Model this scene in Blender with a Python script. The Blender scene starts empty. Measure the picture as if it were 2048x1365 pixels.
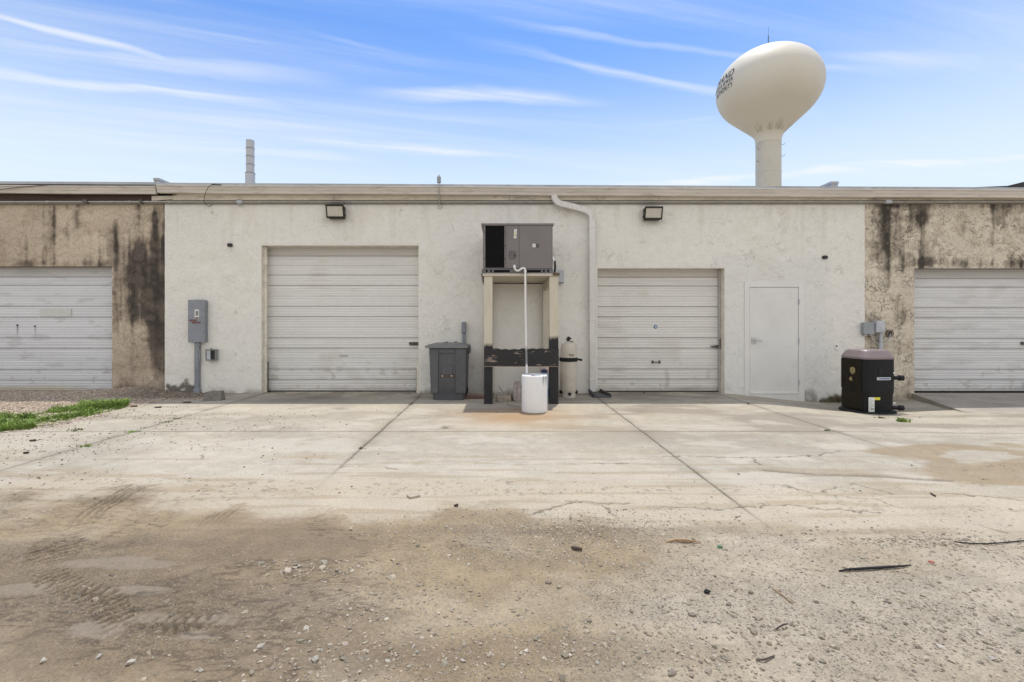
import bpy, bmesh, math, random
import numpy as np
from mathutils import Vector, Matrix

# ------------------------------------------------------------------ camera, sky, sun, exposure
SC = bpy.context.scene
COL = SC.collection
FOC, VPX, VPY, CAMH, DW = 960.0, 1000.0, 649.0, 1.38, 9.6      # survey of the place: eye height 1.38 m, facade 9.6 m away

cd = bpy.data.cameras.new("camera")
cam = bpy.data.objects.new("camera", cd)
COL.objects.link(cam)
cam.location = (0, 0, CAMH)
cam.rotation_euler = (math.radians(90), 0, 0)
cd.sensor_width = 36.0
cd.lens = 36.0 * FOC / 2048.0
cd.shift_x = (1024.0 - VPX) / 2048.0
cd.shift_y = -(682.5 - VPY) / 2048.0
cd.clip_start, cd.clip_end = 0.05, 3000
SC.camera = cam

SUNV = Vector((0.083, 0.26, 1.0)).normalized()
sd = bpy.data.lights.new("sun", 'SUN')
sun = bpy.data.objects.new("sun", sd)
COL.objects.link(sun)
sd.energy, sd.angle, sd.color = 2.0, math.radians(0.5), (1.0, 0.94, 0.85)
sun.rotation_euler = SUNV.to_track_quat('Z', 'Y').to_euler()
sun.location = (5, 10, 40)

SC.view_settings.view_transform = 'Standard'
SC.view_settings.look = 'None'
SC.view_settings.gamma = 1.0
SC.view_settings.exposure = 0.78


def build_world():
    w = bpy.data.worlds.new("World")
    SC.world = w
    w.use_nodes = True
    nt = w.node_tree
    N, L = nt.nodes, nt.links
    N.clear()
    out = N.new('ShaderNodeOutputWorld')
    bg = N.new('ShaderNodeBackground')
    bg.inputs['Strength'].default_value = 0.115
    L.new(bg.outputs[0], out.inputs[0])
    sky = N.new('ShaderNodeTexSky')
    sky.sky_type = 'NISHITA'
    sky.sun_disc = False
    sky.sun_elevation = math.asin(SUNV.z)
    sky.sun_rotation = math.atan2(SUNV.x, SUNV.y)
    sky.air_density = 1.0
    sky.dust_density = 1.3
    sky.ozone_density = 1.3
    tc = N.new('ShaderNodeTexCoord')
    sep = N.new('ShaderNodeSeparateXYZ')
    L.new(tc.outputs['Generated'], sep.inputs[0])

    def math_(op, a, b=None, c=None):
        n = N.new('ShaderNodeMath')
        n.operation = op
        for i, v in enumerate((a, b, c)):
            if v is None:
                continue
            if isinstance(v, (int, float)):
                n.inputs[i].default_value = v
            else:
                L.new(v, n.inputs[i])
        return n.outputs[0]
    zz = math_('MAXIMUM', sep.outputs[2], 0.02)
    u = math_('DIVIDE', sep.outputs[0], zz)
    v = math_('DIVIDE', sep.outputs[1], zz)
    cmb = N.new('ShaderNodeCombineXYZ')
    L.new(u, cmb.inputs[0])
    L.new(v, cmb.inputs[1])

    def mr(src, a, b, lo=0.0, hi=1.0, smooth=True):
        n = N.new('ShaderNodeMapRange')
        if smooth:
            n.interpolation_type = 'SMOOTHSTEP'
        n.inputs['From Min'].default_value = a
        n.inputs['From Max'].default_value = b
        n.inputs['To Min'].default_value = lo
        n.inputs['To Max'].default_value = hi
        L.new(src, n.inputs['Value'])
        return n.outputs[0]

    def layer(rot, sc, detail, dist, lo, hi, off, rough=0.55):
        mp = N.new('ShaderNodeMapping')
        mp.vector_type = 'TEXTURE'
        mp.inputs['Rotation'].default_value = (0, 0, math.radians(rot))
        mp.inputs['Scale'].default_value = (1 / sc[0], 1 / sc[1], 1)
        mp.inputs['Location'].default_value = off
        L.new(cmb.outputs[0], mp.inputs['Vector'])
        no = N.new('ShaderNodeTexNoise')
        no.inputs['Scale'].default_value = 1.0
        no.inputs['Detail'].default_value = detail
        no.inputs['Roughness'].default_value = rough
        no.inputs['Distortion'].default_value = dist
        L.new(mp.outputs[0], no.inputs['Vector'])
        return mr(no.outputs['Fac'], lo, hi)

    def streak(ku, v0, width, u0, u1, amt, soft=0.6):
        """One thin cloud drawn out along a line of the cloud plane (v = v0 + ku * u)."""
        d = math_('SUBTRACT', v, math_('ADD', math_('MULTIPLY', u, ku), v0))
        wob = math_('MULTIPLY', math_('SUBTRACT', layer(0, (1.1, 1.1), 3, 0.0, 0.0, 1.0, (v0, ku, 0)), 0.5), width * 3.0)
        d = math_('ADD', d, wob)
        # crisp on the lower edge, feathering out above it
        dn = math_('MULTIPLY', math_('MAXIMUM', d, 0.0), 0.62)
        d = math_('ADD', dn, math_('MULTIPLY', math_('MAXIMUM', math_('MULTIPLY', d, -1.0), 0.0), 0.85))
        wv = math_('ADD', math_('MULTIPLY', layer(12, (0.9, 2.2), 4, 0.0, 0.25, 0.75, (ku, v0, 0)), 1.5), 0.45)
        a_ = mr(math_('DIVIDE', d, wv), width * 0.75, 0.0)
        e = math_('MULTIPLY', mr(u, u0, u0 + soft), mr(u, u1, u1 - soft))
        return math_('MULTIPLY', math_('MULTIPLY', a_, e), amt)
    a = layer(17, (0.16, 0.95), 6, 0.35, 0.47, 0.78, (3.1, 1.7, 0))
    b = layer(17, (0.22, 2.6), 7, 0.5, 0.44, 0.82, (7.3, 4.2, 0), 0.62)
    veil = layer(28, (0.10, 0.42), 4, 0.2, 0.36, 0.68, (1.3, 9.1, 0))
    cl = math_('ADD', math_('MULTIPLY', a, 0.30), math_('MULTIPLY', math_('MULTIPLY', b, veil), 0.75))
    v2 = layer(14, (0.26, 1.7), 7, 0.8, 0.42, 0.75, (5.5, 2.1, 0), 0.6)
    lft = mr(u, 1.6, -0.8, 0.25, 1.0)
    cl = math_('ADD', cl, math_('MULTIPLY', math_('MULTIPLY', v2, lft), 0.55))
    cl = math_('ADD', cl, math_('MULTIPLY', veil, 0.16))
    for args in ((0.353, 1.73, 0.050, -0.30, 1.7, 0.55), (0.213, 1.583, 0.045, -0.25, 1.9, 0.50), (0.49, 1.963, 0.040, -0.90, -0.15, 0.60), (0.70, 2.70, 0.050, -2.4, -0.95, 0.80),
                 (0.257, 2.44, 0.085, -3.0, -0.75, 0.75), (0.19, 2.806, 0.10, -1.5, 0.25, 0.60), (0.06, 2.115, 0.075, -0.75, 0.65, 0.60), (-0.14, 2.494, 0.05, 0.45, 1.25, 0.45),
                 (0.084, 1.68, 0.06, 0.9, 2.2, 0.40), (0.24, 2.10, 0.09, -2.2, -0.5, 0.40), (0.40, 1.90, 0.06, -1.9, -0.7, 0.40), (0.2, 3.05, 0.12, -2.6, -0.6, 0.40), (-0.28, 3.72, 0.13, 0.35, 6.0, 0.80)):
        cl = math_('MAXIMUM', cl, streak(*args))
    fine = layer(16, (0.30, 5.5), 6, 0.4, 0.30, 0.70, (2.2, 6.6, 0), 0.65)
    cl = math_('MULTIPLY', cl, math_('ADD', math_('MULTIPLY', fine, 1.0), 0.22))
    cl = math_('MINIMUM', cl, 0.85)
    cl = math_('MULTIPLY', cl, mr(sep.outputs[2], 0.05, 0.2))
    # coastal sky: deep blue overhead paling to milky haze low down
    tint = N.new('ShaderNodeMixRGB')
    tint.blend_type = 'MULTIPLY'
    tint.inputs[0].default_value = 1.0
    tint.inputs[2].default_value = (0.43, 0.69, 1.02, 1)
    L.new(sky.outputs[0], tint.inputs[1])
    hz = N.new('ShaderNodeMixRGB')
    hz.inputs[2].default_value = (4.05, 4.7, 5.25, 1)
    L.new(mr(sep.outputs[2], 0.54, 0.20, 0.0, 0.92), hz.inputs[0])
    L.new(tint.outputs[0], hz.inputs[1])
    # a bank of unseen white cloud, added behind the camera to brighten the facade
    fill_bank = math_('MULTIPLY', mr(sep.outputs[1], 0.05, -0.35), mr(sep.outputs[2], -0.05, 0.15))
    fill_bank = math_('MULTIPLY', fill_bank, 0.94)
    bk = N.new('ShaderNodeMixRGB')
    bk.inputs[2].default_value = (5.3, 5.2, 5.08, 1)
    L.new(fill_bank, bk.inputs[0])
    L.new(hz.outputs[0], bk.inputs[1])
    hs = bk
    mx = N.new('ShaderNodeMixRGB')
    mx.inputs[2].default_value = (4.65, 4.85, 5.15, 1)
    L.new(cl, mx.inputs[0])
    L.new(hs.outputs[0], mx.inputs[1])
    L.new(mx.outputs[0], bg.inputs[0])


build_world()

# ------------------------------------------------------------------ helpers
rng = np.random.default_rng(7)
random.seed(7)


def W(px, py, off=0.0):
    """A point standing `off` metres in front of the facade plane, read off the survey photo."""
    k = (DW - off) / FOC
    return Vector(((px - VPX) * k, DW - off, CAMH + (VPY - py) * k))


def G(px, py, z=0.0):
    y = (CAMH - z) * FOC / (py - VPY)
    return Vector(((px - VPX) * y / FOC, y, z))


def _hash(ix, iy, seed):
    h = (ix.astype(np.int64) * 374761393 + iy.astype(np.int64) * 668265263 + seed * 1442695041) & 0xFFFFFFFF
    h = ((h ^ (h >> 13)) * 1274126177) & 0xFFFFFFFF
    h = (h ^ (h >> 16)) & 0xFFFFFFFF
    return h.astype(np.float64) / 4294967295.0


def vnoise(x, y, seed=0):
    x = np.asarray(x, float)
    y = np.asarray(y, float)
    ix, iy = np.floor(x), np.floor(y)
    fx, fy = x - ix, y - iy
    fx = fx * fx * (3 - 2 * fx)
    fy = fy * fy * (3 - 2 * fy)
    a, b = _hash(ix, iy, seed), _hash(ix + 1, iy, seed)
    c, d = _hash(ix, iy + 1, seed), _hash(ix + 1, iy + 1, seed)
    return (a * (1 - fx) + b * fx) * (1 - fy) + (c * (1 - fx) + d * fx) * fy


def fbm(x, y, octv=4, seed=0, gain=0.5):
    t, amp, s = 0.0, 1.0, 0.0
    for o in range(octv):
        t = t + amp * vnoise(x * 2 ** o + 17.3 * o, y * 2 ** o - 9.1 * o, seed + o)
        s += amp
        amp *= gain
    return t / s


def S(a, b, x):
    t = np.clip((x - a) / (b - a), 0, 1)
    return t * t * (3 - 2 * t)


def gauss(x, c, s):
    return np.exp(-((x - c) / s) ** 2)


ORIGIN = {}


class MB:
    """Collects faces in world coordinates and links them as ONE mesh object."""

    def __init__(self):
        self.v, self.f = [], []

    def add(self, vs, fs):
        o = len(self.v)
        self.v += [tuple(p) for p in vs]
        self.f += [tuple(i + o for i in q) for q in fs]
        return self

    def box(self, x0, x1, y0, y1, z0, z1, mat=None):
        vs = [Vector(p) for p in ((x0, y0, z0), (x1, y0, z0), (x1, y1, z0), (x0, y1, z0),
                                  (x0, y0, z1), (x1, y0, z1), (x1, y1, z1), (x0, y1, z1))]
        if mat is not None:
            vs = [mat @ p for p in vs]
        return self.add(vs, [(3, 2, 1, 0), (4, 5, 6, 7), (0, 1, 5, 4), (1, 2, 6, 5), (2, 3, 7, 6), (3, 0, 4, 7)])

    def hexa(self, p):
        return self.add(p, [(3, 2, 1, 0), (4, 5, 6, 7), (0, 1, 5, 4), (1, 2, 6, 5), (2, 3, 7, 6), (3, 0, 4, 7)])

    def prism_y(self, poly, y0, y1):
        """Polygon in x,z (counter-clockwise seen from the front) extruded from y0 (front) to y1."""
        n = len(poly)
        vs = [(x, y0, z) for x, z in poly] + [(x, y1, z) for x, z in poly]
        fs = [tuple(range(n)), tuple(range(2 * n - 1, n - 1, -1))]
        fs += [(i, i + n, (i + 1) % n + n, (i + 1) % n) for i in range(n)]
        return self.add(vs, fs)

    def prism_x(self, poly, x0, x1, shear=0.0, n_seg=1):
        """Profile in y,z swept along x, with a slope."""
        n = len(poly)
        vs, fs = [], []
        for s in range(n_seg + 1):
            x = x0 + (x1 - x0) * s / n_seg
            vs += [(x, y, z + shear * x) for y, z in poly]
        for s in range(n_seg):
            for i in range(n):
                a, b = s * n + i, s * n + (i + 1) % n
                fs.append((a, b, b + n, a + n))
        fs.append(tuple(range(n - 1, -1, -1)))
        fs.append(tuple(range(n_seg * n, n_seg * n + n)))
        return self.add(vs, fs)

    def tube(self, path, r, n=10, cap=True):
        path = [Vector(p) for p in path]
        rs = r if isinstance(r, (list, tuple)) else [r] * len(path)
        rings = []
        up = Vector((0, 0, 1))
        prev = None
        for i, p in enumerate(path):
            t = (path[min(i + 1, len(path) - 1)] - path[max(i - 1, 0)]).normalized()
            if prev is None:
                a = up if abs(t.dot(up)) < 0.9 else Vector((1, 0, 0))
                u = t.cross(a).normalized()
            else:
                u = (prev - t * prev.dot(t)).normalized()
            prev = u
            w = t.cross(u)
            rings.append([p + (u * math.cos(2 * math.pi * k / n) + w * math.sin(2 * math.pi * k / n)) * rs[i] for k in range(n)])
        vs = [q for ring in rings for q in ring]
        fs = []
        for i in range(len(rings) - 1):
            for k in range(n):
                a, b = i * n + k, i * n + (k + 1) % n
                fs.append((a, b, b + n, a + n))
        if cap:
            fs.append(tuple(range(n - 1, -1, -1)))
            fs.append(tuple(range((len(rings) - 1) * n, len(rings) * n)))
        return self.add(vs, fs)

    def lathe(self, prof, cx, cy, n=32, caps=True):
        vs, fs = [], []
        for r, z in prof:
            for k in range(n):
                a = 2 * math.pi * k / n
                vs.append((cx + r * math.cos(a), cy + r * math.sin(a), z))
        for i in range(len(prof) - 1):
            for k in range(n):
                a, b = i * n + k, i * n + (k + 1) % n
                fs.append((a, b, b + n, a + n))
        if caps:
            fs.append(tuple(range(n - 1, -1, -1)))
            fs.append(tuple(range((len(prof) - 1) * n, len(prof) * n)))
        return self.add(vs, fs)

    def loft(self, loops):
        n = len(loops[0])
        vs = [p for lp in loops for p in lp]
        fs = []
        for i in range(len(loops) - 1):
            for k in range(n):
                a, b = i * n + k, i * n + (k + 1) % n
                fs.append((a, b, b + n, a + n))
        fs.append(tuple(range(n - 1, -1, -1)))
        fs.append(tuple(range((len(loops) - 1) * n, len(loops) * n)))
        return self.add(vs, fs)

    def disc(self, c, r, y_thick, n=16):
        """A short round plug facing the camera side (-y)."""
        poly = [(c[0] + r * math.cos(2 * math.pi * k / n), c[2] + r * math.sin(2 * math.pi * k / n)) for k in range(n)]
        return self.prism_y(poly, c[1], c[1] + y_thick)

    def build(self, name, m, parent=None, bevel=0.0, smooth=False, base=None, seg=2):
        me = bpy.data.meshes.new(name)
        if parent is not None:
            o0 = ORIGIN[parent.name]
        elif base is not None:
            o0 = Vector(base)
        else:
            o0 = Vector((0, 0, 0))
        me.from_pydata([(x - o0.x, y - o0.y, z - o0.z) for x, y, z in self.v], [], self.f)
        me.update()
        ob = bpy.data.objects.new(name, me)
        COL.objects.link(ob)
        if parent is not None:
            ob.parent = parent
        else:
            ob.location = o0
        ORIGIN[ob.name] = o0
        if m is not None:
            me.materials.append(m)
        if smooth:
            me.polygons.foreach_set('use_smooth', [True] * len(me.polygons))
            try:
                me.set_sharp_from_angle(angle=math.radians(40))
            except Exception:
                pass
        if bevel:
            bv = ob.modifiers.new('bevel', 'BEVEL')
            bv.width = bevel
            bv.segments = seg
            bv.limit_method = 'ANGLE'
            bv.angle_limit = math.radians(40)
        return ob


def tag(o, label, cat, group=None, kind=None):
    if label:
        o['label'] = label
    if cat:
        o['category'] = cat
    if group:
        o['group'] = group
    if kind:
        o['kind'] = kind
    return o


def thing(name, label, cat, base, group=None):
    o = bpy.data.objects.new(name, None)
    COL.objects.link(o)
    o.location = base
    o.empty_display_size = 0.2
    ORIGIN[o.name] = Vector(base)
    return tag(o, label, cat, group)


def grid_mesh(name, co, nr, nc, keep, m, parent=None, col=None, attrs=None, smooth=True):
    """Regular grid (nr rows x nc columns) of world points as one mesh with a colour attribute."""
    o0 = ORIGIN[parent.name] if parent is not None else Vector((0, 0, 0))
    idx = np.arange(nr * nc).reshape(nr, nc)
    q = np.stack([idx[:-1, :-1], idx[:-1, 1:], idx[1:, 1:], idx[1:, :-1]], -1).reshape(-1, 4)
    if keep is not None:
        q = q[keep.reshape(-1)]
    me = bpy.data.meshes.new(name)
    co = co.reshape(-1, 3) - np.array(o0)
    me.vertices.add(len(co))
    me.vertices.foreach_set('co', co.astype(np.float32).ravel())
    me.loops.add(q.size)
    me.loops.foreach_set('vertex_index', q.astype(np.int32).ravel())
    me.polygons.add(len(q))
    me.polygons.foreach_set('loop_start', np.arange(0, q.size, 4, dtype=np.int32))
    me.update(calc_edges=True)
    me.polygons.foreach_set('use_smooth', np.full(len(q), smooth))
    if col is not None:
        at = me.attributes.new('col', 'FLOAT_COLOR', 'POINT')
        c4 = np.ones((len(co), 4), np.float32)
        c4[:, :3] = np.clip(col.reshape(-1, 3), 0.005, 1)
        at.data.foreach_set('color', c4.ravel())
    for k, a in (attrs or {}).items():
        at = me.attributes.new(k, 'FLOAT', 'POINT')
        at.data.foreach_set('value', a.astype(np.float32).ravel())
    me.materials.append(m)
    ob = bpy.data.objects.new(name, me)
    COL.objects.link(ob)
    if parent is not None:
        ob.parent = parent
    ORIGIN[ob.name] = o0
    return ob


# ------------------------------------------------------------------ materials
def nodes_of(name):
    m = bpy.data.materials.new(name)
    m.use_nodes = True
    nt = m.node_tree
    return m, nt.nodes, nt.links, nt.nodes['Principled BSDF']


def noise_node(N, L, vec, scale, detail=5, rough=0.55, dist=0.0):
    n = N.new('ShaderNodeTexNoise')
    n.inputs['Scale'].default_value = scale
    n.inputs['Detail'].default_value = detail
    n.inputs['Roughness'].default_value = rough
    n.inputs['Distortion'].default_value = dist
    if vec is not None:
        L.new(vec, n.inputs['Vector'])
    return n.outputs['Fac']


def rng_node(N, L, src, a, b, lo=0.0, hi=1.0):
    n = N.new('ShaderNodeMapRange')
    n.inputs['From Min'].default_value = a
    n.inputs['From Max'].default_value = b
    n.inputs['To Min'].default_value = lo
    n.inputs['To Max'].default_value = hi
    L.new(src, n.inputs['Value'])
    return n.outputs[0]


def mixc(N, L, fac, c1, c2, blend='MIX'):
    n = N.new('ShaderNodeMixRGB')
    n.blend_type = blend
    for i, v in ((0, fac), (1, c1), (2, c2)):
        if isinstance(v, (int, float)):
            n.inputs[i].default_value = v
        elif isinstance(v, tuple):
            n.inputs[i].default_value = (*v, 1) if len(v) == 3 else v
        else:
            L.new(v, n.inputs[i])
    return n.outputs[0]


def obj_vec(N, L, stretch=(1, 1, 1)):
    tc = N.new('ShaderNodeTexCoord')
    mp = N.new('ShaderNodeMapping')
    mp.inputs['Scale'].default_value = stretch
    L.new(tc.outputs['Object'], mp.inputs['Vector'])
    return mp.outputs[0]


def M(name, col, rough=0.6, metal=0.0, var=0.14, scale=6.0, bump=0.0, bscale=80.0, stretch=(1, 1, 1), dirt=None, dirt_amt=0.0, spec=0.5):
    m, N, L, P = nodes_of(name)
    vec = obj_vec(N, L, stretch)
    f = rng_node(N, L, noise_node(N, L, vec, scale, 6), 0.3, 0.7)
    c = mixc(N, L, f, tuple(x * (1 - var) for x in col), tuple(min(1, x * (1 + var)) for x in col))
    if dirt:
        d = rng_node(N, L, noise_node(N, L, vec, scale * 2.3, 8, 0.65, 0.6), 0.52, 0.72, 0, dirt_amt)
        c = mixc(N, L, d, c, dirt)
    L.new(c, P.inputs['Base Color'])
    r = rng_node(N, L, noise_node(N, L, vec, scale * 3, 4), 0.3, 0.7, max(0.02, rough - 0.08), min(1, rough + 0.08))
    L.new(r, P.inputs['Roughness'])
    P.inputs['Metallic'].default_value = metal
    P.inputs['Specular IOR Level'].default_value = spec
    if bump:
        b = N.new('ShaderNodeBump')
        b.inputs['Strength'].default_value = 1.0
        b.inputs['Distance'].default_value = bump
        L.new(noise_node(N, L, vec, bscale, 4), b.inputs['Height'])
        L.new(b.outputs[0], P.inputs['Normal'])
    return m


def attr_mat(name, fine=60.0, amt=0.12, rough=0.9, bump=0.004, bscale=90.0):
    m, N, L, P = nodes_of(name)
    at = N.new('ShaderNodeAttribute')
    at.attribute_name = 'col'
    vec = obj_vec(N, L)
    f = rng_node(N, L, noise_node(N, L, vec, fine, 5), 0.25, 0.75, 1 - amt, 1 + amt)
    c = mixc(N, L, 1.0, at.outputs['Color'], f, 'MULTIPLY')
    L.new(c, P.inputs['Base Color'])
    P.inputs['Roughness'].default_value = rough
    b = N.new('ShaderNodeBump')
    b.inputs['Distance'].default_value = bump
    L.new(noise_node(N, L, vec, bscale, 4), b.inputs['Height'])
    L.new(b.outputs[0], P.inputs['Normal'])
    return m


def stucco_mat(name, edge_amt, edge_col, bump=0.012, fine=4.5, gate_lo=0.5, gate_hi=0.66):
    """Skip-trowelled stucco: overlapping trowel patches with raised lips; lips darkened for dirt and, on white stucco, painted shadow."""
    m, N, L, P = nodes_of(name)
    at = N.new('ShaderNodeAttribute')
    at.attribute_name = 'col'
    ed = N.new('ShaderNodeAttribute')
    ed.attribute_name = 'edge'
    vec = obj_vec(N, L)
    n1 = noise_node(N, L, vec, fine, 5, 0.6, 1.6)
    n2 = noise_node(N, L, vec, fine * 2.1, 4, 0.6, 1.1)
    p1 = rng_node(N, L, n1, 0.49, 0.525)
    p2 = rng_node(N, L, n2, 0.53, 0.57)

    def lip(src, c, w):
        a = N.new('ShaderNodeMath')
        a.operation = 'SUBTRACT'
        a.inputs[1].default_value = c
        L.new(src, a.inputs[0])
        b = N.new('ShaderNodeMath')
        b.operation = 'ABSOLUTE'
        L.new(a.outputs[0], b.inputs[0])
        return rng_node(N, L, b.outputs[0], w, w * 0.25)
    l1, l2 = lip(n1, 0.505, 0.016), lip(n2, 0.55, 0.02)
    gate = rng_node(N, L, noise_node(N, L, vec, 3.1, 4), gate_lo, gate_hi)
    mx = N.new('ShaderNodeMath')
    mx.operation = 'MAXIMUM'
    L.new(l1, mx.inputs[0])
    L.new(l2, mx.inputs[1])
    g1 = N.new('ShaderNodeMath')
    g1.operation = 'MULTIPLY'
    L.new(mx.outputs[0], g1.inputs[0])
    L.new(gate, g1.inputs[1])
    g2 = N.new('ShaderNodeMath')
    g2.operation = 'MULTIPLY'
    L.new(g1.outputs[0], g2.inputs[0])
    L.new(ed.outputs['Fac'], g2.inputs[1])
    g3 = N.new('ShaderNodeMath')
    g3.operation = 'MULTIPLY'
    g3.inputs[1].default_value = edge_amt
    L.new(g2.outputs[0], g3.inputs[0])
    f = rng_node(N, L, noise_node(N, L, vec, 26, 6), 0.25, 0.75, 0.965, 1.035)
    c = mixc(N, L, 1.0, at.outputs['Color'], f, 'MULTIPLY')
    c = mixc(N, L, g3.outputs[0], c, edge_col)
    L.new(c, P.inputs['Base Color'])
    P.inputs['Roughness'].default_value = 0.88
    P.inputs['Specular IOR Level'].default_value = 0.25
    ad = N.new('ShaderNodeMath')
    ad.operation = 'ADD'
    L.new(p1, ad.inputs[0])
    L.new(p2, ad.inputs[1])
    ad2 = N.new('ShaderNodeMath')
    ad2.operation = 'MULTIPLY_ADD'
    ad2.inputs[1].default_value = 0.5
    L.new(noise_node(N, L, vec, 40, 5), ad2.inputs[0])
    L.new(ad.outputs[0], ad2.inputs[2])
    b = N.new('ShaderNodeBump')
    b.inputs['Distance'].default_value = bump
    b.inputs['Strength'].default_value = 0.8
    L.new(ad2.outputs[0], b.inputs['Height'])
    L.new(b.outputs[0], P.inputs['Normal'])
    return m


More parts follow.
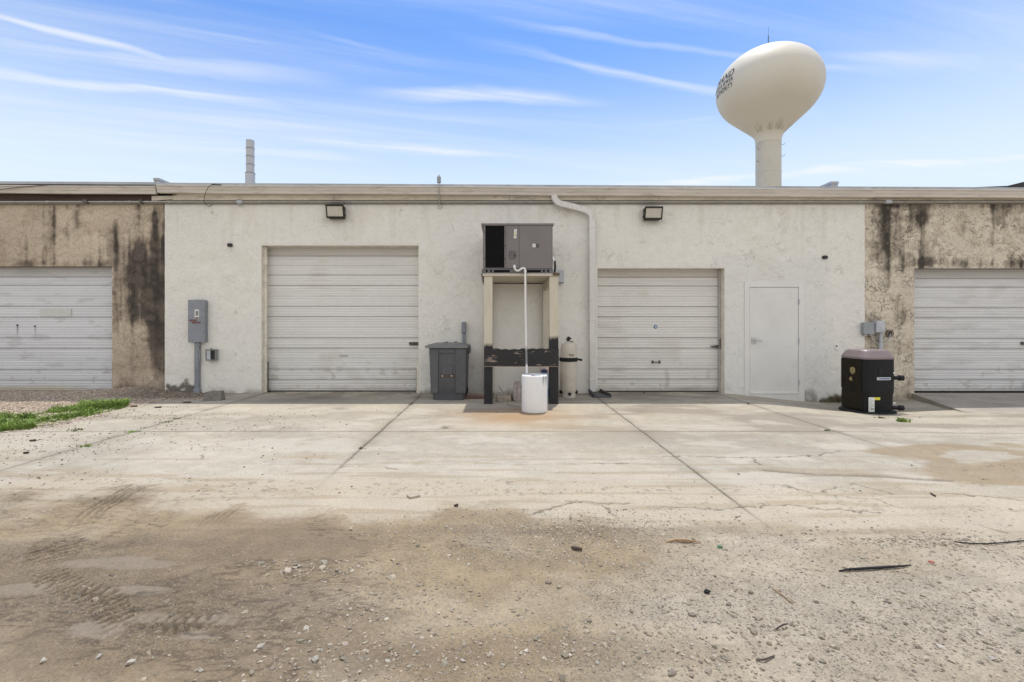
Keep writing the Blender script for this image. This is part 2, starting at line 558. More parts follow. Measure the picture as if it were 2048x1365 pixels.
MAT = {
    'white_stucco': stucco_mat('white_stucco', 0.62, (0.40, 0.37, 0.33), 0.0030, 3.6, 0.51, 0.64),  # grey strokes along the lips paint in their small shadows
    'left_stucco': stucco_mat('stained_stucco', 0.35, (0.11, 0.09, 0.075), 0.007, 4.5, 0.42, 0.6),
    'right_stucco': stucco_mat('peeling_stucco', 0.95, (0.075, 0.062, 0.052), 0.008, 4.2, 0.42, 0.58),
    'door_paint': attr_mat('roller_door_paint', 30, 0.05, 0.45, 0.0006, 40),
    'trim_white': M('white_trim_paint', (0.74, 0.70, 0.61), 0.6, dirt=(0.30, 0.25, 0.19), dirt_amt=0.5, scale=5),
    'wall_plain': M('plain_masonry', (0.6, 0.57, 0.5), 0.9),
    'roof_membrane': M('roof_membrane', (0.42, 0.43, 0.45), 0.7, scale=2),
    'gutter': M('gutter_aluminium', (0.60, 0.55, 0.49), 0.5, var=0.10, scale=2.2, stretch=(0.5, 3, 3), dirt=(0.26, 0.22, 0.18), dirt_amt=0.55),
    'drip': M('drip_edge_metal', (0.40, 0.41, 0.43), 0.45, 0.3, scale=3, dirt=(0.2, 0.18, 0.16), dirt_amt=0.4),
    'fascia': M('fascia_board', (0.58, 0.53, 0.43), 0.7, scale=3, stretch=(0.6, 1, 2), dirt=(0.22, 0.17, 0.12), dirt_amt=0.65),
    'old_wood': M('dark_weathered_wood', (0.075, 0.048, 0.038), 0.85, var=0.35, scale=3, stretch=(0.5, 6, 6)),
    'trim_grey': M('grey_trim', (0.27, 0.26, 0.24), 0.7, scale=4, dirt=(0.12, 0.1, 0.08), dirt_amt=0.5),
    'conduit': M('galvanised_conduit', (0.46, 0.45, 0.43), 0.45, 0.35, scale=9),
    'panel_grey': M('grey_enamel', (0.235, 0.25, 0.285), 0.45, scale=3, dirt=(0.3, 0.3, 0.3), dirt_amt=0.25),
    'box_grey': M('grey_plastic', (0.30, 0.32, 0.34), 0.5, scale=8),
    'box_light': M('light_grey_plastic', (0.48, 0.50, 0.54), 0.45, scale=8),
    'black': M('black_plastic', (0.012, 0.012, 0.013), 0.4, var=0.3),
    'rubber': M('black_rubber', (0.016, 0.016, 0.017), 0.65, var=0.3, spec=0.25),
    'steel': M('brushed_steel', (0.55, 0.55, 0.54), 0.45, 0.7),
    'dark_steel': M('dark_steel', (0.11, 0.10, 0.09), 0.45, 0.5, dirt=(0.12, 0.06, 0.03), dirt_amt=0.5, scale=20),
    'door_grey': M('side_door_paint', (0.71, 0.705, 0.685), 0.5, var=0.04, scale=1.5, dirt=(0.50, 0.48, 0.44), dirt_amt=0.28),
    'frame_grey': M('door_frame_paint', (0.72, 0.71, 0.69), 0.55, var=0.04, scale=2),
    'ac_brown': M('taupe_enamel', (0.185, 0.165, 0.165), 0.42, var=0.06, scale=3, dirt=(0.2, 0.18, 0.17), dirt_amt=0.2),
    'ac_rail': M('grey_steel_rail', (0.13, 0.13, 0.135), 0.5, scale=6, dirt=(0.13, 0.08, 0.05), dirt_amt=0.3),
    'coil': M('black_coil', (0.006, 0.006, 0.007), 0.7, var=0.4, scale=30, spec=0.1),
    'pvc': M('white_pvc', (0.78, 0.77, 0.74), 0.35, var=0.05, scale=9),
    'drum': M('white_drum_plastic', (0.80, 0.80, 0.80), 0.55, var=0.03, scale=2, stretch=(4, 4, 0.6), dirt=(0.45, 0.45, 0.47), dirt_amt=0.12),
    'filter': M('cream_fibreglass', (0.58, 0.53, 0.45), 0.45, var=0.08, scale=4, dirt=(0.32, 0.27, 0.2), dirt_amt=0.45),
    'bin': M('grey_bin_plastic', (0.085, 0.088, 0.098), 0.5, var=0.10, scale=5, dirt=(0.20, 0.20, 0.20), dirt_amt=0.28),
    'bin_lid': M('sunbleached_lid', (0.17, 0.17, 0.165), 0.55, var=0.2, scale=7, dirt=(0.33, 0.32, 0.29), dirt_amt=0.6),
    'rust': M('rusty_bar', (0.12, 0.075, 0.045), 0.7, var=0.3, scale=30),
    'block': M('grey_concrete_block', (0.20, 0.185, 0.165), 0.95, var=0.2, scale=14, bump=0.006, bscale=70),
    'broken': M('broken_concrete', (0.36, 0.31, 0.25), 0.95, var=0.25, scale=14, bump=0.006, bscale=60),
    'splash': M('dark_plastic_splash', (0.05, 0.05, 0.052), 0.55, var=0.3, scale=14, dirt=(0.18, 0.16, 0.13), dirt_amt=0.4),
    'pump_black': M('pump_black_plastic', (0.009, 0.0095, 0.012), 0.45, var=0.25, scale=5, spec=0.25),
    'pump_grille': M('pump_brown_black', (0.020, 0.0155, 0.009), 0.5, var=0.3, scale=9, spec=0.2),
    'pump_cover': M('mauve_cover_plastic', (0.225, 0.180, 0.182), 0.42, var=0.06, scale=3),
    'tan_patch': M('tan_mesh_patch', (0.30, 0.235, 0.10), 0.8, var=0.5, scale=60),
    'sticker_white': M('white_sticker', (0.72, 0.72, 0.70), 0.5, var=0.05),
    'sticker_yellow': M('yellow_sticker', (0.68, 0.60, 0.06), 0.5),
    'sticker_pale_yellow': M('pale_yellow_sticker', (0.62, 0.62, 0.38), 0.5),
    'sticker_blue': M('blue_sticker', (0.16, 0.28, 0.48), 0.45),
    'navy': M('navy_print', (0.03, 0.05, 0.16), 0.5),
    'light_blue': M('light_blue_print', (0.45, 0.55, 0.70), 0.5),
    'red_brown': M('red_brown_letter', (0.16, 0.035, 0.018), 0.5, var=0.25, scale=40),
    'red_print': M('red_print', (0.40, 0.05, 0.03), 0.5),
    'grey_print': M('grey_print', (0.22, 0.22, 0.22), 0.5, var=0.3, scale=60),
    'faded_sign': M('faded_sign_film', (0.61, 0.605, 0.59), 0.7, var=0.07, scale=20, dirt=(0.36, 0.35, 0.34), dirt_amt=0.6),
    'tank_paint': M('tank_cream_paint', (0.70, 0.655, 0.565), 0.55, var=0.03, scale=0.12),
    'stem_paint': M('stem_cream_paint', (0.60, 0.565, 0.49), 0.45, var=0.06, scale=0.3, stretch=(1, 1, 0.5), dirt=(0.42, 0.39, 0.33), dirt_amt=0.3),
    'letter_ink': M('letter_black', (0.03, 0.03, 0.035), 0.5),
    'stack': M('grey_painted_duct', (0.48, 0.48, 0.49), 0.5, 0.1, var=0.06, scale=2),
    'glass_lamp': M('frosted_lamp_lens', (0.55, 0.52, 0.45), 0.25, var=0.05, scale=10),
    'bronze': M('dark_bronze_metal', (0.022, 0.019, 0.017), 0.45, 0.2),
    'shingle': M('dark_shingles', (0.045, 0.045, 0.052), 0.9, var=0.25, scale=3),
    'stick': M('dry_wood', (0.30, 0.19, 0.10), 0.85, var=0.3, scale=12, stretch=(1, 6, 6)),
    'dark_wood': M('dark_damp_wood', (0.07, 0.05, 0.04), 0.9, var=0.3, scale=20),
    'green_glass': M('green_shard', (0.10, 0.20, 0.12), 0.2, var=0.2),
    'red_bit': M('red_plastic_bit', (0.40, 0.10, 0.05), 0.5),
    'paper': M('crumpled_paper', (0.42, 0.36, 0.33), 0.8, var=0.35, scale=14),
    'bag_pink': M('pale_pink_bag', (0.60, 0.48, 0.42), 0.6, var=0.25, scale=16, dirt=(0.45, 0.10, 0.06), dirt_amt=0.6),
    'grass_a': M('grass_green', (0.185, 0.285, 0.05), 0.7, var=0.45, scale=9, dirt=(0.24, 0.20, 0.09), dirt_amt=0.7),
    'weed': M('weed_green', (0.15, 0.165, 0.065), 0.7, var=0.4, scale=12),
    'leaf_brown': M('brown_leaf', (0.12, 0.08, 0.05), 0.9, var=0.4, scale=20),
    'chip': M('concrete_chip', (0.40, 0.34, 0.27), 0.9, var=0.15, scale=12),
}


def post_paint(name):
    """Cream painted timber whose lower length was sprayed black; paint line fixed on the post."""
    m, N, L, P = nodes_of(name)
    tc = N.new('ShaderNodeTexCoord')
    sep = N.new('ShaderNodeSeparateXYZ')
    L.new(tc.outputs['Object'], sep.inputs[0])
    vec = obj_vec(N, L, (6, 6, 0.8))
    n = noise_node(N, L, vec, 4, 5)
    ad = N.new('ShaderNodeMath')
    ad.operation = 'MULTIPLY_ADD'
    ad.inputs[1].default_value = 0.10
    L.new(n, ad.inputs[0])
    L.new(sep.outputs[2], ad.inputs[2])
    sx = N.new('ShaderNodeMath')
    sx.operation = 'MULTIPLY_ADD'
    sx.inputs[1].default_value = -0.12
    L.new(sep.outputs[0], sx.inputs[0])
    L.new(ad.outputs[0], sx.inputs[2])
    bk = rng_node(N, L, sx.outputs[0], 1.175, 1.105)
    cr = mixc(N, L, rng_node(N, L, noise_node(N, L, vec, 3, 7), 0.4, 0.75), (0.60, 0.55, 0.45), (0.50, 0.45, 0.35))
    blk = mixc(N, L, rng_node(N, L, noise_node(N, L, vec, 9, 8, 0.7), 0.62, 0.72), (0.012, 0.012, 0.014), (0.05, 0.045, 0.04))
    c = mixc(N, L, bk, cr, blk)
    L.new(c, P.inputs['Base Color'])
    P.inputs['Roughness'].default_value = 0.6
    return m


def flaking_black(name):
    m, N, L, P = nodes_of(name)
    vec = obj_vec(N, L, (1.6, 8, 9))
    n = noise_node(N, L, vec, 4.0, 9, 0.68, 0.5)
    g = rng_node(N, L, noise_node(N, L, obj_vec(N, L, (1.4, 1, 2)), 2.4, 3), 0.38, 0.62, -0.10, 0.05)
    ad = N.new('ShaderNodeMath')
    ad.operation = 'ADD'
    L.new(n, ad.inputs[0])
    L.new(g, ad.inputs[1])
    f = rng_node(N, L, ad.outputs[0], 0.575, 0.60)
    wood = mixc(N, L, noise_node(N, L, vec, 12, 5), (0.16, 0.10, 0.07), (0.40, 0.33, 0.27))
    c = mixc(N, L, f, (0.012, 0.012, 0.0135), wood)
    L.new(c, P.inputs['Base Color'])
    P.inputs['Roughness'].default_value = 0.5
    b = N.new('ShaderNodeBump')
    b.inputs['Distance'].default_value = 0.004
    L.new(n, b.inputs['Height'])
    L.new(b.outputs[0], P.inputs['Normal'])
    return m


MAT['post'] = post_paint('cream_and_black_post')
MAT['beam_black'] = flaking_black('flaking_black_paint')
#@@GROUND
# ------------------------------------------------------------------ ground
CONC = np.array([0.400, 0.360, 0.290])
DUST = np.array([0.430, 0.368, 0.278])
DIRT = np.array([0.280, 0.215, 0.134])
MUD = np.array([0.168, 0.125, 0.082])
SMOOTH_MUD = np.array([0.240, 0.200, 0.155])


def base_z(X, Y):
    dep = DW - Y
    dip = -0.165 * S(4.3, 6.3, X) * (1 - 0.3 * S(6.6, 8.2, X)) * (1 - S(0.4, 4.2, dep))
    heap = 0.09 * gauss(X, -7.15, 0.75) * (1 - S(0.1, 0.75, dep)) + 0.035 * S(-6.5, -7.5, X) * (1 - S(0.8, 2.3, dep))
    return dip + heap


def polyline_dist(X, Y, pts):
    d = np.full(X.shape, 1e9)
    s = np.zeros(X.shape)
    acc = 0.0
    sgn = np.zeros(X.shape)
    for (ax, ay), (bx, by) in zip(pts[:-1], pts[1:]):
        ex, ey = bx - ax, by - ay
        ln = math.hypot(ex, ey)
        t = np.clip(((X - ax) * ex + (Y - ay) * ey) / (ln * ln), 0, 1)
        dx, dy = X - ax - t * ex, Y - ay - t * ey
        dd = np.hypot(dx, dy)
        upd = dd < d
        d = np.where(upd, dd, d)
        s = np.where(upd, acc + t * ln, s)
        sgn = np.where(upd, np.sign(ex * dy - ey * dx), sgn)
        acc += ln
    return d, s, sgn


def px_poly(pts):
    return [(G(a, b).x, G(a, b).y) for a, b in pts]


CRACKS = [
    [(1300, 912), (1380, 911), (1450, 914), (1510, 916), (1580, 913), (1650, 910), (1685, 903)],
    [(1515, 967), (1560, 969), (1600, 980), (1640, 988), (1700, 993), (1760, 1000), (1790, 1010)],
    [(1640, 985), (1690, 972), (1710, 968), (1745, 978), (1785, 989)],
    [(1880, 988), (1960, 993), (2048, 1004)],
    [(1300, 1016), (1400, 1017), (1480, 1016), (1560, 1011), (1640, 1015)],
    [(1620, 1017), (1700, 1022), (1750, 1024)],
    [(1830, 1010), (1900, 1030), (1960, 1050), (2020, 1066)],
    [(1050, 913), (1150, 925), (1230, 928), (1300, 927)],
    [(1065, 1030), (1110, 1012), (1160, 1003), (1210, 1012), (1225, 1035)],
    [(1140, 1003), (1230, 1008), (1330, 1015)],
    [(680, 934), (760, 932), (800, 940)],
    [(405, 890), (412, 902), (408, 915)],
    [(1500, 915), (1520, 932)],
    [(245, 1197), (300, 1193), (340, 1193), (362, 1187), (388, 1191)],
    [(-20, 1200), (30, 1198), (75, 1194)],
    [(200, 1037), (290, 1044), (345, 1045)],
    [(270, 1210), (330, 1213), (385, 1211)],
    [(360, 1262), (372, 1285), (420, 1278)],
]
TRACKS = [
    ([(300, 962), (240, 992), (195, 1022), (150, 1055)], 0.20, 'rib'),
    ([(160, 1048), (120, 1078), (105, 1108), (105, 1135)], 0.26, 'lug'),
    ([(95, 1130), (110, 1165), (160, 1185), (205, 1195), (235, 1240), (262, 1290)], 0.15, 'lug'),
    ([(140, 1235), (158, 1262), (178, 1278)], 0.12, 'lug'),
    ([(262, 1240), (330, 1255), (420, 1250), (520, 1262)], 0.10, 'lug'),
    ([(470, 1010), (430, 1040), (400, 1064)], 0.18, 'rib'),
    ([(170, 1330), (190, 1365), (200, 1400)], 0.16, 'lug'),
    ([(360, 1270), (372, 1215), (385, 1180)], 0.08, 'lug'),
]


def ground_fields(X, Y):
    z0 = base_z(X, Y)
    PXs = VPX + X / Y * FOC
    PYs = VPY + (CAMH - z0) / Y * FOC
    n1 = fbm(X * 0.9, Y * 0.9, 5, 11)
    n2 = fbm(X * 3.1, Y * 3.1, 5, 23)
    n3 = fbm(X * 11, Y * 11, 4, 37)
    st = fbm(X * 0.55, Y * 5.0, 5, 51)          # drawn-out dust streaks along the yard
    st2 = fbm(X * 1.2, Y * 11.0, 4, 67)
    hi = fbm(X * 30, Y * 30, 3, 71)

    col = CONC[None, None] * (0.83 + 0.34 * n1 + 0.26 * (n3 - 0.5) + 0.16 * (hi - 0.5))[..., None]
    rough = np.zeros_like(X)
    bump = np.zeros_like(X)
    # tint patches on the slabs
    t = S(0.5, 0.72, n2)[..., None] * 0.35
    col = col * (1 - t) + col * np.array([0.90, 0.86, 0.80]) * t
    t = (S(0.52, 0.75, st) * S(885, 925, PYs) * 0.6)[..., None]
    col = col * (1 - t) + DIRT * 1.15 * t
    # worn greyer areas on the slabs near the building, drawn out along the facade
    wr = fbm(X * 0.75, Y * 2.1, 5, 181)
    t = (S(0.50, 0.66, wr) * S(930, 850, PYs) * (0.35 + 0.35 * S(-1, 3, X)))[..., None]
    col = col * (1 - t) + np.array([0.25, 0.215, 0.17]) * t
    t = (S(0.58, 0.70, fbm(X * 1.6, Y * 2.8, 4, 191)) * 0.5)[..., None]
    col = col * (1 - t) + np.array([0.50, 0.455, 0.38]) * t
    # dust sheet toward the yard
    du = S(930, 1000, PYs + 60 * (n1 - 0.5)) * 0.9
    col = col * (1 - du[..., None]) + (DUST * (0.88 + 0.25 * n2)[..., None]) * du[..., None]
    t = (S(0.55, 0.70, st2) * S(890, 930, PYs) * 0.45)[..., None]
    col = col * (1 - t) + DIRT * t
    # damp grime along the foot of the facade
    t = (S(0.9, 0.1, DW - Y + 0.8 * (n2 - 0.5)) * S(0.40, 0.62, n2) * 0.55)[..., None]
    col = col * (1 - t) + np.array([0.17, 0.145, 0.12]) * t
    # rust bleed and water stain under the unit
    rs = np.exp(-(((PXs - 1030) / 95) ** 2 + ((PYs - 834) / 16) ** 2)) * (0.45 + 0.9 * n2)
    t = np.clip(rs, 0, 0.75)[..., None]
    col = col * (1 - t) + np.array([0.36, 0.21, 0.10]) * t
    rs = np.exp(-(((PXs - 1130) / 170) ** 2 + ((PYs - 846) / 24) ** 2)) * n2 * 0.75
    t = np.clip(rs, 0, 0.6)[..., None]
    col = col * (1 - t) + np.array([0.34, 0.26, 0.16]) * t
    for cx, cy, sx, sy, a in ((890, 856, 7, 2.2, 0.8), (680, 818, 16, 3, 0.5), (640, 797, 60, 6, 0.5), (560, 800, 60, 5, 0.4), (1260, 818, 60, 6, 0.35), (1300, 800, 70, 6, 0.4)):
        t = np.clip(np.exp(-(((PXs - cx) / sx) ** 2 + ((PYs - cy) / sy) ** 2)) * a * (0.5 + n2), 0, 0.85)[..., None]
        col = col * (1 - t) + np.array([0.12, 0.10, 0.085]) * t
    # wash of brown silt at the right
    d = np.exp(-(((PXs - 1985) / 175) ** 2 + ((PYs - 930) / 52) ** 2)) + 0.5 * np.exp(-(((PXs - 1790) / 130) ** 2 + ((PYs - 903) / 14) ** 2))
    silt = S(0.42, 0.62, d + 0.5 * (n2 - 0.5) + 0.35 * (st - 0.5))
    pale = np.exp(-(((PXs - 1955) / 85) ** 2 + ((PYs - 913) / 17) ** 2))
    pale = S(0.50, 0.68, pale + 1.3 * (fbm(X * 2.0, Y * 7.0, 5, 91) - 0.5)) * 0.85
    silt = silt * (1 - pale)
    t = (silt * 0.8)[..., None]
    col = col * (1 - t) + (DIRT * (0.85 + 0.3 * n3)[..., None]) * t
    # yard dirt: edge wanders
    xs = np.array([-900, 0, 150, 260, 420, 560, 720, 900, 1050, 1120, 1230, 1400, 1560, 1800, 2048, 3000])
    ys = np.array([1000, 1004, 998, 992, 1012, 1030, 1046, 1010, 1016, 1036, 1044, 1046, 1062, 1068, 1066, 1066])
    edge = np.interp(PXs, xs, ys)
    dm = S(-22, 26, PYs - edge + 62 * (n2 - 0.5) + 36 * (st - 0.5) + 22 * (hi - 0.5))
    lightness = S(900, 1800, PXs + 500 * (n1 - 0.5)) * 0.75 + 0.25 * S(0.4, 0.7, n1)
    lightness = np.clip(lightness + 0.30 * S(0.55, 0.7, fbm(X * 1.7, Y * 2.6, 4, 131)) - 0.35 * S(0.55, 0.72, fbm(X * 1.3 + 9, Y * 2.2, 4, 141)), 0, 1)
    dirt = DIRT * (1 - lightness)[..., None] + DUST * 0.88 * lightness[..., None]
    dirt = dirt * (0.80 + 0.40 * n3)[..., None]
    # dark churned mud, lower left
    md = np.exp(-(((PXs - 300) / 330) ** 2 + ((PYs - 1235) / 105) ** 2)) + 0.5 * np.exp(-(((PXs - 620) / 260) ** 2 + ((PYs - 1300) / 70) ** 2)) + 0.42 * np.exp(-(((PXs - 560) / 260) ** 2 + ((PYs - 1085) / 35) ** 2))
    md = md + 0.42 * S(1010, 620, PXs + 260 * (n1 - 0.5)) * S(1030, 1110, PYs)
    md = S(0.16, 0.95, md + 0.6 * (n2 - 0.5) + 0.5 * (st - 0.5))
    t = (md * 0.72)[..., None]
    dirt = dirt * (1 - t) + (MUD * (0.8 + 0.45 * n3)[..., None]) * t
    # damp dark streaks across the yard
    t = (S(0.55, 0.70, st) * 0.5 * (1 - 0.6 * lightness))[..., None]
    dirt = dirt * (1 - t) + MUD * 1.15 * t
    # small dark prints and crumbs, their tiny shadows painted in as dark soil
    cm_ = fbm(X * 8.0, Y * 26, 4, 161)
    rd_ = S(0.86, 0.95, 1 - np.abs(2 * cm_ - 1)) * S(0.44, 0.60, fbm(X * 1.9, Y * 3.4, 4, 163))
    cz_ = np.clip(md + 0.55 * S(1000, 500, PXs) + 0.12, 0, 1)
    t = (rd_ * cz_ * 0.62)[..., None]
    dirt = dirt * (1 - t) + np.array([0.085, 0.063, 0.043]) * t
    # smoothed film of dried silt between the ruts
    sm = np.zeros_like(X)
    for cx, cy, sx, sy in ((40, 1182, 75, 15), (275, 1183, 95, 9), (310, 1240, 70, 9), (420, 1243, 60, 8), (390, 1276, 40, 9), (190, 1262, 60, 20), (250, 1130, 160, 14)):
        sm = np.maximum(sm, np.exp(-(((PXs - cx) / sx) ** 2 + ((PYs - cy) / sy) ** 2)))
    sm = S(0.40, 0.72, sm + 0.85 * (n2 - 0.5) + 0.5 * (n3 - 0.5) + 0.3 * (st - 0.5))
    t = (sm * 0.6)[..., None]
    dirt = dirt * (1 - t) + (SMOOTH_MUD * (0.95 + 0.1 * n3)[..., None]) * t
    # gravel apron and soil by the left bay
    gr = S(5, -6, PYs - np.interp(PXs, [-400, -120, 0, 120, 255, 320, 345], [900, 880, 866, 850, 816, 800, 780]) + 26 * (n2 - 0.5))
    gr = np.maximum(gr, S(-5.2, -5.9, X + 0.8 * (n2 - 0.5)) * S(0.95, 0.5, DW - Y + 0.3 * (n2 - 0.5)))
    t = gr[..., None]
    gcol = np.array([0.36, 0.30, 0.24]) * (0.7 + 0.6 * hi)[..., None]
    col = col * (1 - t) + gcol * t
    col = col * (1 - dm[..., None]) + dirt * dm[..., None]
    # fine broken grit lines on the slabs
    grit = S(0.66, 0.72, hi) * (1 - dm) * S(0.42, 0.7, st) * S(880, 930, PYs)
    col = col * (1 - 0.35 * grit[..., None])
    # height
    z = z0 + 0.004 * (n2 - 0.5)
    z = z + dm * (0.030 * (n1 - 0.5) + 0.022 * (n2 - 0.5) + 0.010 * (n3 - 0.5) * (1 - 0.8 * sm) + 0.006 * (hi - 0.5) * (1 - 0.9 * sm))
    z = z + dm * md * (1 - sm) * 0.010 * (fbm(X * 7, Y * 16, 4, 151) - 0.5)
    z = z + gr * 0.02 * (n3 - 0.5)
    lo_ = 0.25 + 0.75 * S(0.42, 0.62, fbm(X * 1.3, Y * 2.1, 5, 171))
    rough = np.maximum(dm * (1 - 0.85 * sm) * lo_, gr) + 0.16 + 0.22 * (1 - dm) * S(0, 2.5, X) * S(0.4, 0.6, n1)
    # slab joints (run straight out from the facade, and one across)
    onslab = (1 - dm) * (1 - gr)
    for jx, y_far, wd, a in ((-4.72, 3.9, 0.016, 0.65), (-1.545, 4.25, 0.022, 0.55), (1.83, 3.2, 0.014, 0.75), (4.33, 5.2, 0.014, 0.75)):
        wob = jx + 0.012 * (fbm(Y * 2.2, Y * 0, 3, int(abs(jx) * 100)) - 0.5) + 0.01 * (n3 - 0.5)
        k = np.clip(1.25 - np.abs(X - wob) / wd, 0, 1) * onslab * S(y_far - 0.3, y_far + 0.9, Y) * (0.55 + 0.6 * n2)
        k = np.clip(k * a * 1.5, 0, 0.9)
        col = col * (1 - k[..., None]) + np.array([0.12, 0.098, 0.070]) * k[..., None]
        z = z - 0.008 * k
        fade = np.exp(-((X - jx) / 0.10) ** 2) * onslab * 0.22 * n2 * S(y_far, y_far + 1.2, Y)
        col = col * (1 - fade[..., None])
    cross = 6.185 + 0.006 * (n1 - 0.5) * 4 - 0.035 * S(3.0, 8.5, X) - 0.03 * S(-4, -8, X)
    k = np.clip(1.2 - np.abs(Y - cross) / 0.020, 0, 1) * onslab * (0.45 + 0.6 * n2) * S(8.4, 7.4, X)
    k = np.clip(k * 1.2, 0, 0.8)
    col = col * (1 - k[..., None]) + np.array([0.13, 0.11, 0.085]) * k[..., None]
    z = z - 0.008 * k
    for i, c in enumerate(CRACKS):
        pts = px_poly(c)
        xs_ = [p[0] for p in pts]
        ys_ = [p[1] for p in pts]
        sel = (X > min(xs_) - 0.3) & (X < max(xs_) + 0.3) & (Y > min(ys_) - 0.3) & (Y < max(ys_) + 0.3)
        if not sel.any():
            continue
        xx, yy = X[sel], Y[sel]
        wx = xx + 0.09 * (fbm(xx * 6, yy * 6, 3, 200 + i) - 0.5) + 0.05 * (fbm(xx * 21, yy * 21, 2, 220 + i) - 0.5)
        wy = yy + 0.16 * (fbm(xx * 5, yy * 5, 4, 300 + i) - 0.5) + 0.06 * (fbm(xx * 19, yy * 19, 2, 320 + i) - 0.5)
        d, s_, _ = polyline_dist(wx, wy, pts)
        wdt = 0.011 * (0.35 + 1.2 * fbm(xx * 4, yy * 4, 3, 400 + i))
        k = np.clip(1.3 - d / wdt, 0, 1) * 0.72 * S(0.30, 0.45, fbm(xx * 2.5, yy * 2.5, 2, 500 + i))
        cc = col[sel]
        col[sel] = cc * (1 - k[:, None]) + np.array([0.085, 0.07, 0.052]) * k[:, None]
        zz = z[sel]
        z[sel] = zz - 0.01 * k
    # the long rut of loosened slab at the right
    pts = px_poly([(1530, 941), (1620, 948), (1700, 951), (1790, 955), (1900, 962)])
    d, s_, _ = polyline_dist(X, Y + 0.05 * (n3 - 0.5), pts)
    k = np.clip(1 - d / (0.05 * (0.4 + 1.2 * n2)), 0, 1) * 0.75
    col = col * (1 - k[..., None]) + np.array([0.15, 0.12, 0.09]) * k[..., None]
    z = z - 0.012 * k
    # tyre prints pressed in the dirt
    for i, (c, wd, kind) in enumerate(TRACKS):
        pts = px_poly(c)
        xs_ = [p[0] for p in pts]
        ys_ = [p[1] for p in pts]
        sel = (X > min(xs_) - 0.4) & (X < max(xs_) + 0.4) & (Y > min(ys_) - 0.4) & (Y < max(ys_) + 0.4)
        if not sel.any():
            continue
        xx, yy = X[sel], Y[sel]
        d, s_, sg = polyline_dist(xx + 0.05 * (n2[sel] - 0.5), yy + 0.05 * (n3[sel] - 0.5), pts)
        Lt = sum(math.hypot(q[0] - p[0], q[1] - p[1]) for p, q in zip(pts[:-1], pts[1:]))
        inside = S(wd * 0.55, wd * 0.42, d) * S(0.0, 0.3, s_ + 0.25 * (n2[sel] - 0.5)) * S(Lt, Lt - 0.3, s_ + 0.25 * (n2[sel] - 0.5))
        lat = d * sg
        if kind == 'rib':
            pat = 0.5 + 0.5 * np.cos(lat / wd * 2 * math.pi * 4.0)
        else:
            pat = 0.5 + 0.5 * np.sin(s_ * 2 * math.pi / 0.052 + np.sign(lat) * 1.6 + lat * 34 + 2.0 * (n3[sel] - 0.5))
            pat = S(0.22, 0.42, pat)
        inside = inside * S(0.28, 0.46, fbm(xx * 4, yy * 4, 3, 600 + i) + 0.1)
        zz = z[sel]
        z[sel] = zz + inside * (-0.008 + (0.022 if kind == 'rib' else 0.012) * (pat - 0.5))
        k = inside * (1 - pat) * (0.85 if kind == 'rib' else 0.85)
        cc = col[sel]
        col[sel] = cc * (1 - k[:, None]) + MUD * (0.85 if kind == 'rib' else 0.60) * k[:, None]
    return z, col, rough, dm, gr, sm


def ground_mat():
    m, N, L, P = nodes_of('yard_ground')
    at = N.new('ShaderNodeAttribute')
    at.attribute_name = 'col'
    ra = N.new('ShaderNodeAttribute')
    ra.attribute_name = 'loose'
    vec = obj_vec(N, L)
    n1 = noise_node(N, L, vec, 55, 7, 0.65)
    n2 = noise_node(N, L, vec, 160, 4, 0.6)
    vo = N.new('ShaderNodeTexVoronoi')
    vo.inputs['Scale'].default_value = 150
    L.new(vec, vo.inputs['Vector'])
    f1 = rng_node(N, L, n1, 0.28, 0.72, 0.80, 1.20)
    f2 = rng_node(N, L, n2, 0.25, 0.75, 0.86, 1.14)
    c = mixc(N, L, 1.0, at.outputs['Color'], f1, 'MULTIPLY')
    c = mixc(N, L, 1.0, c, f2, 'MULTIPLY')
    # single grains of pale and dark aggregate
    sp = N.new('ShaderNodeSeparateColor')
    L.new(vo.outputs['Color'], sp.inputs[0])
    dk = rng_node(N, L, sp.outputs[0], 0.86, 0.90)
    lt = rng_node(N, L, sp.outputs[1], 0.90, 0.93)
    mm = N.new('ShaderNodeMath')
    mm.operation = 'MULTIPLY'
    L.new(dk, mm.inputs[0])
    L.new(ra.outputs['Fac'], mm.inputs[1])
    mm2 = N.new('ShaderNodeMath')
    mm2.operation = 'MULTIPLY'
    L.new(lt, mm2.inputs[0])
    L.new(ra.outputs['Fac'], mm2.inputs[1])
    mm3 = N.new('ShaderNodeMath')
    mm3.operation = 'MULTIPLY'
    mm3.inputs[1].default_value = 0.62
    L.new(mm.outputs[0], mm3.inputs[0])
    mm4 = N.new('ShaderNodeMath')
    mm4.operation = 'MULTIPLY'
    mm4.inputs[1].default_value = 0.22
    L.new(mm2.outputs[0], mm4.inputs[0])
    c = mixc(N, L, mm3.outputs[0], c, (0.10, 0.085, 0.07))
    c = mixc(N, L, mm4.outputs[0], c, (0.50, 0.46, 0.40))
    L.new(c, P.inputs['Base Color'])
    P.inputs['Roughness'].default_value = 0.92
    P.inputs['Specular IOR Level'].default_value = 0.25
    h = N.new('ShaderNodeMath')
    h.operation = 'ADD'
    L.new(n1, h.inputs[0])
    hv = N.new('ShaderNodeMath')
    hv.operation = 'MULTIPLY'
    hv.inputs[1].default_value = -0.6
    L.new(vo.outputs['Distance'], hv.inputs[0])
    L.new(hv.outputs[0], h.inputs[1])
    h2 = N.new('ShaderNodeMath')
    h2.operation = 'MULTIPLY'
    L.new(h.outputs[0], h2.inputs[0])
    L.new(ra.outputs['Fac'], h2.inputs[1])
    b = N.new('ShaderNodeBump')
    b.inputs['Distance'].default_value = 0.009
    b.inputs['Strength'].default_value = 0.8
    L.new(h2.outputs[0], b.inputs['Height'])
    L.new(b.outputs[0], P.inputs['Normal'])
    return m


MAT['ground'] = ground_mat()


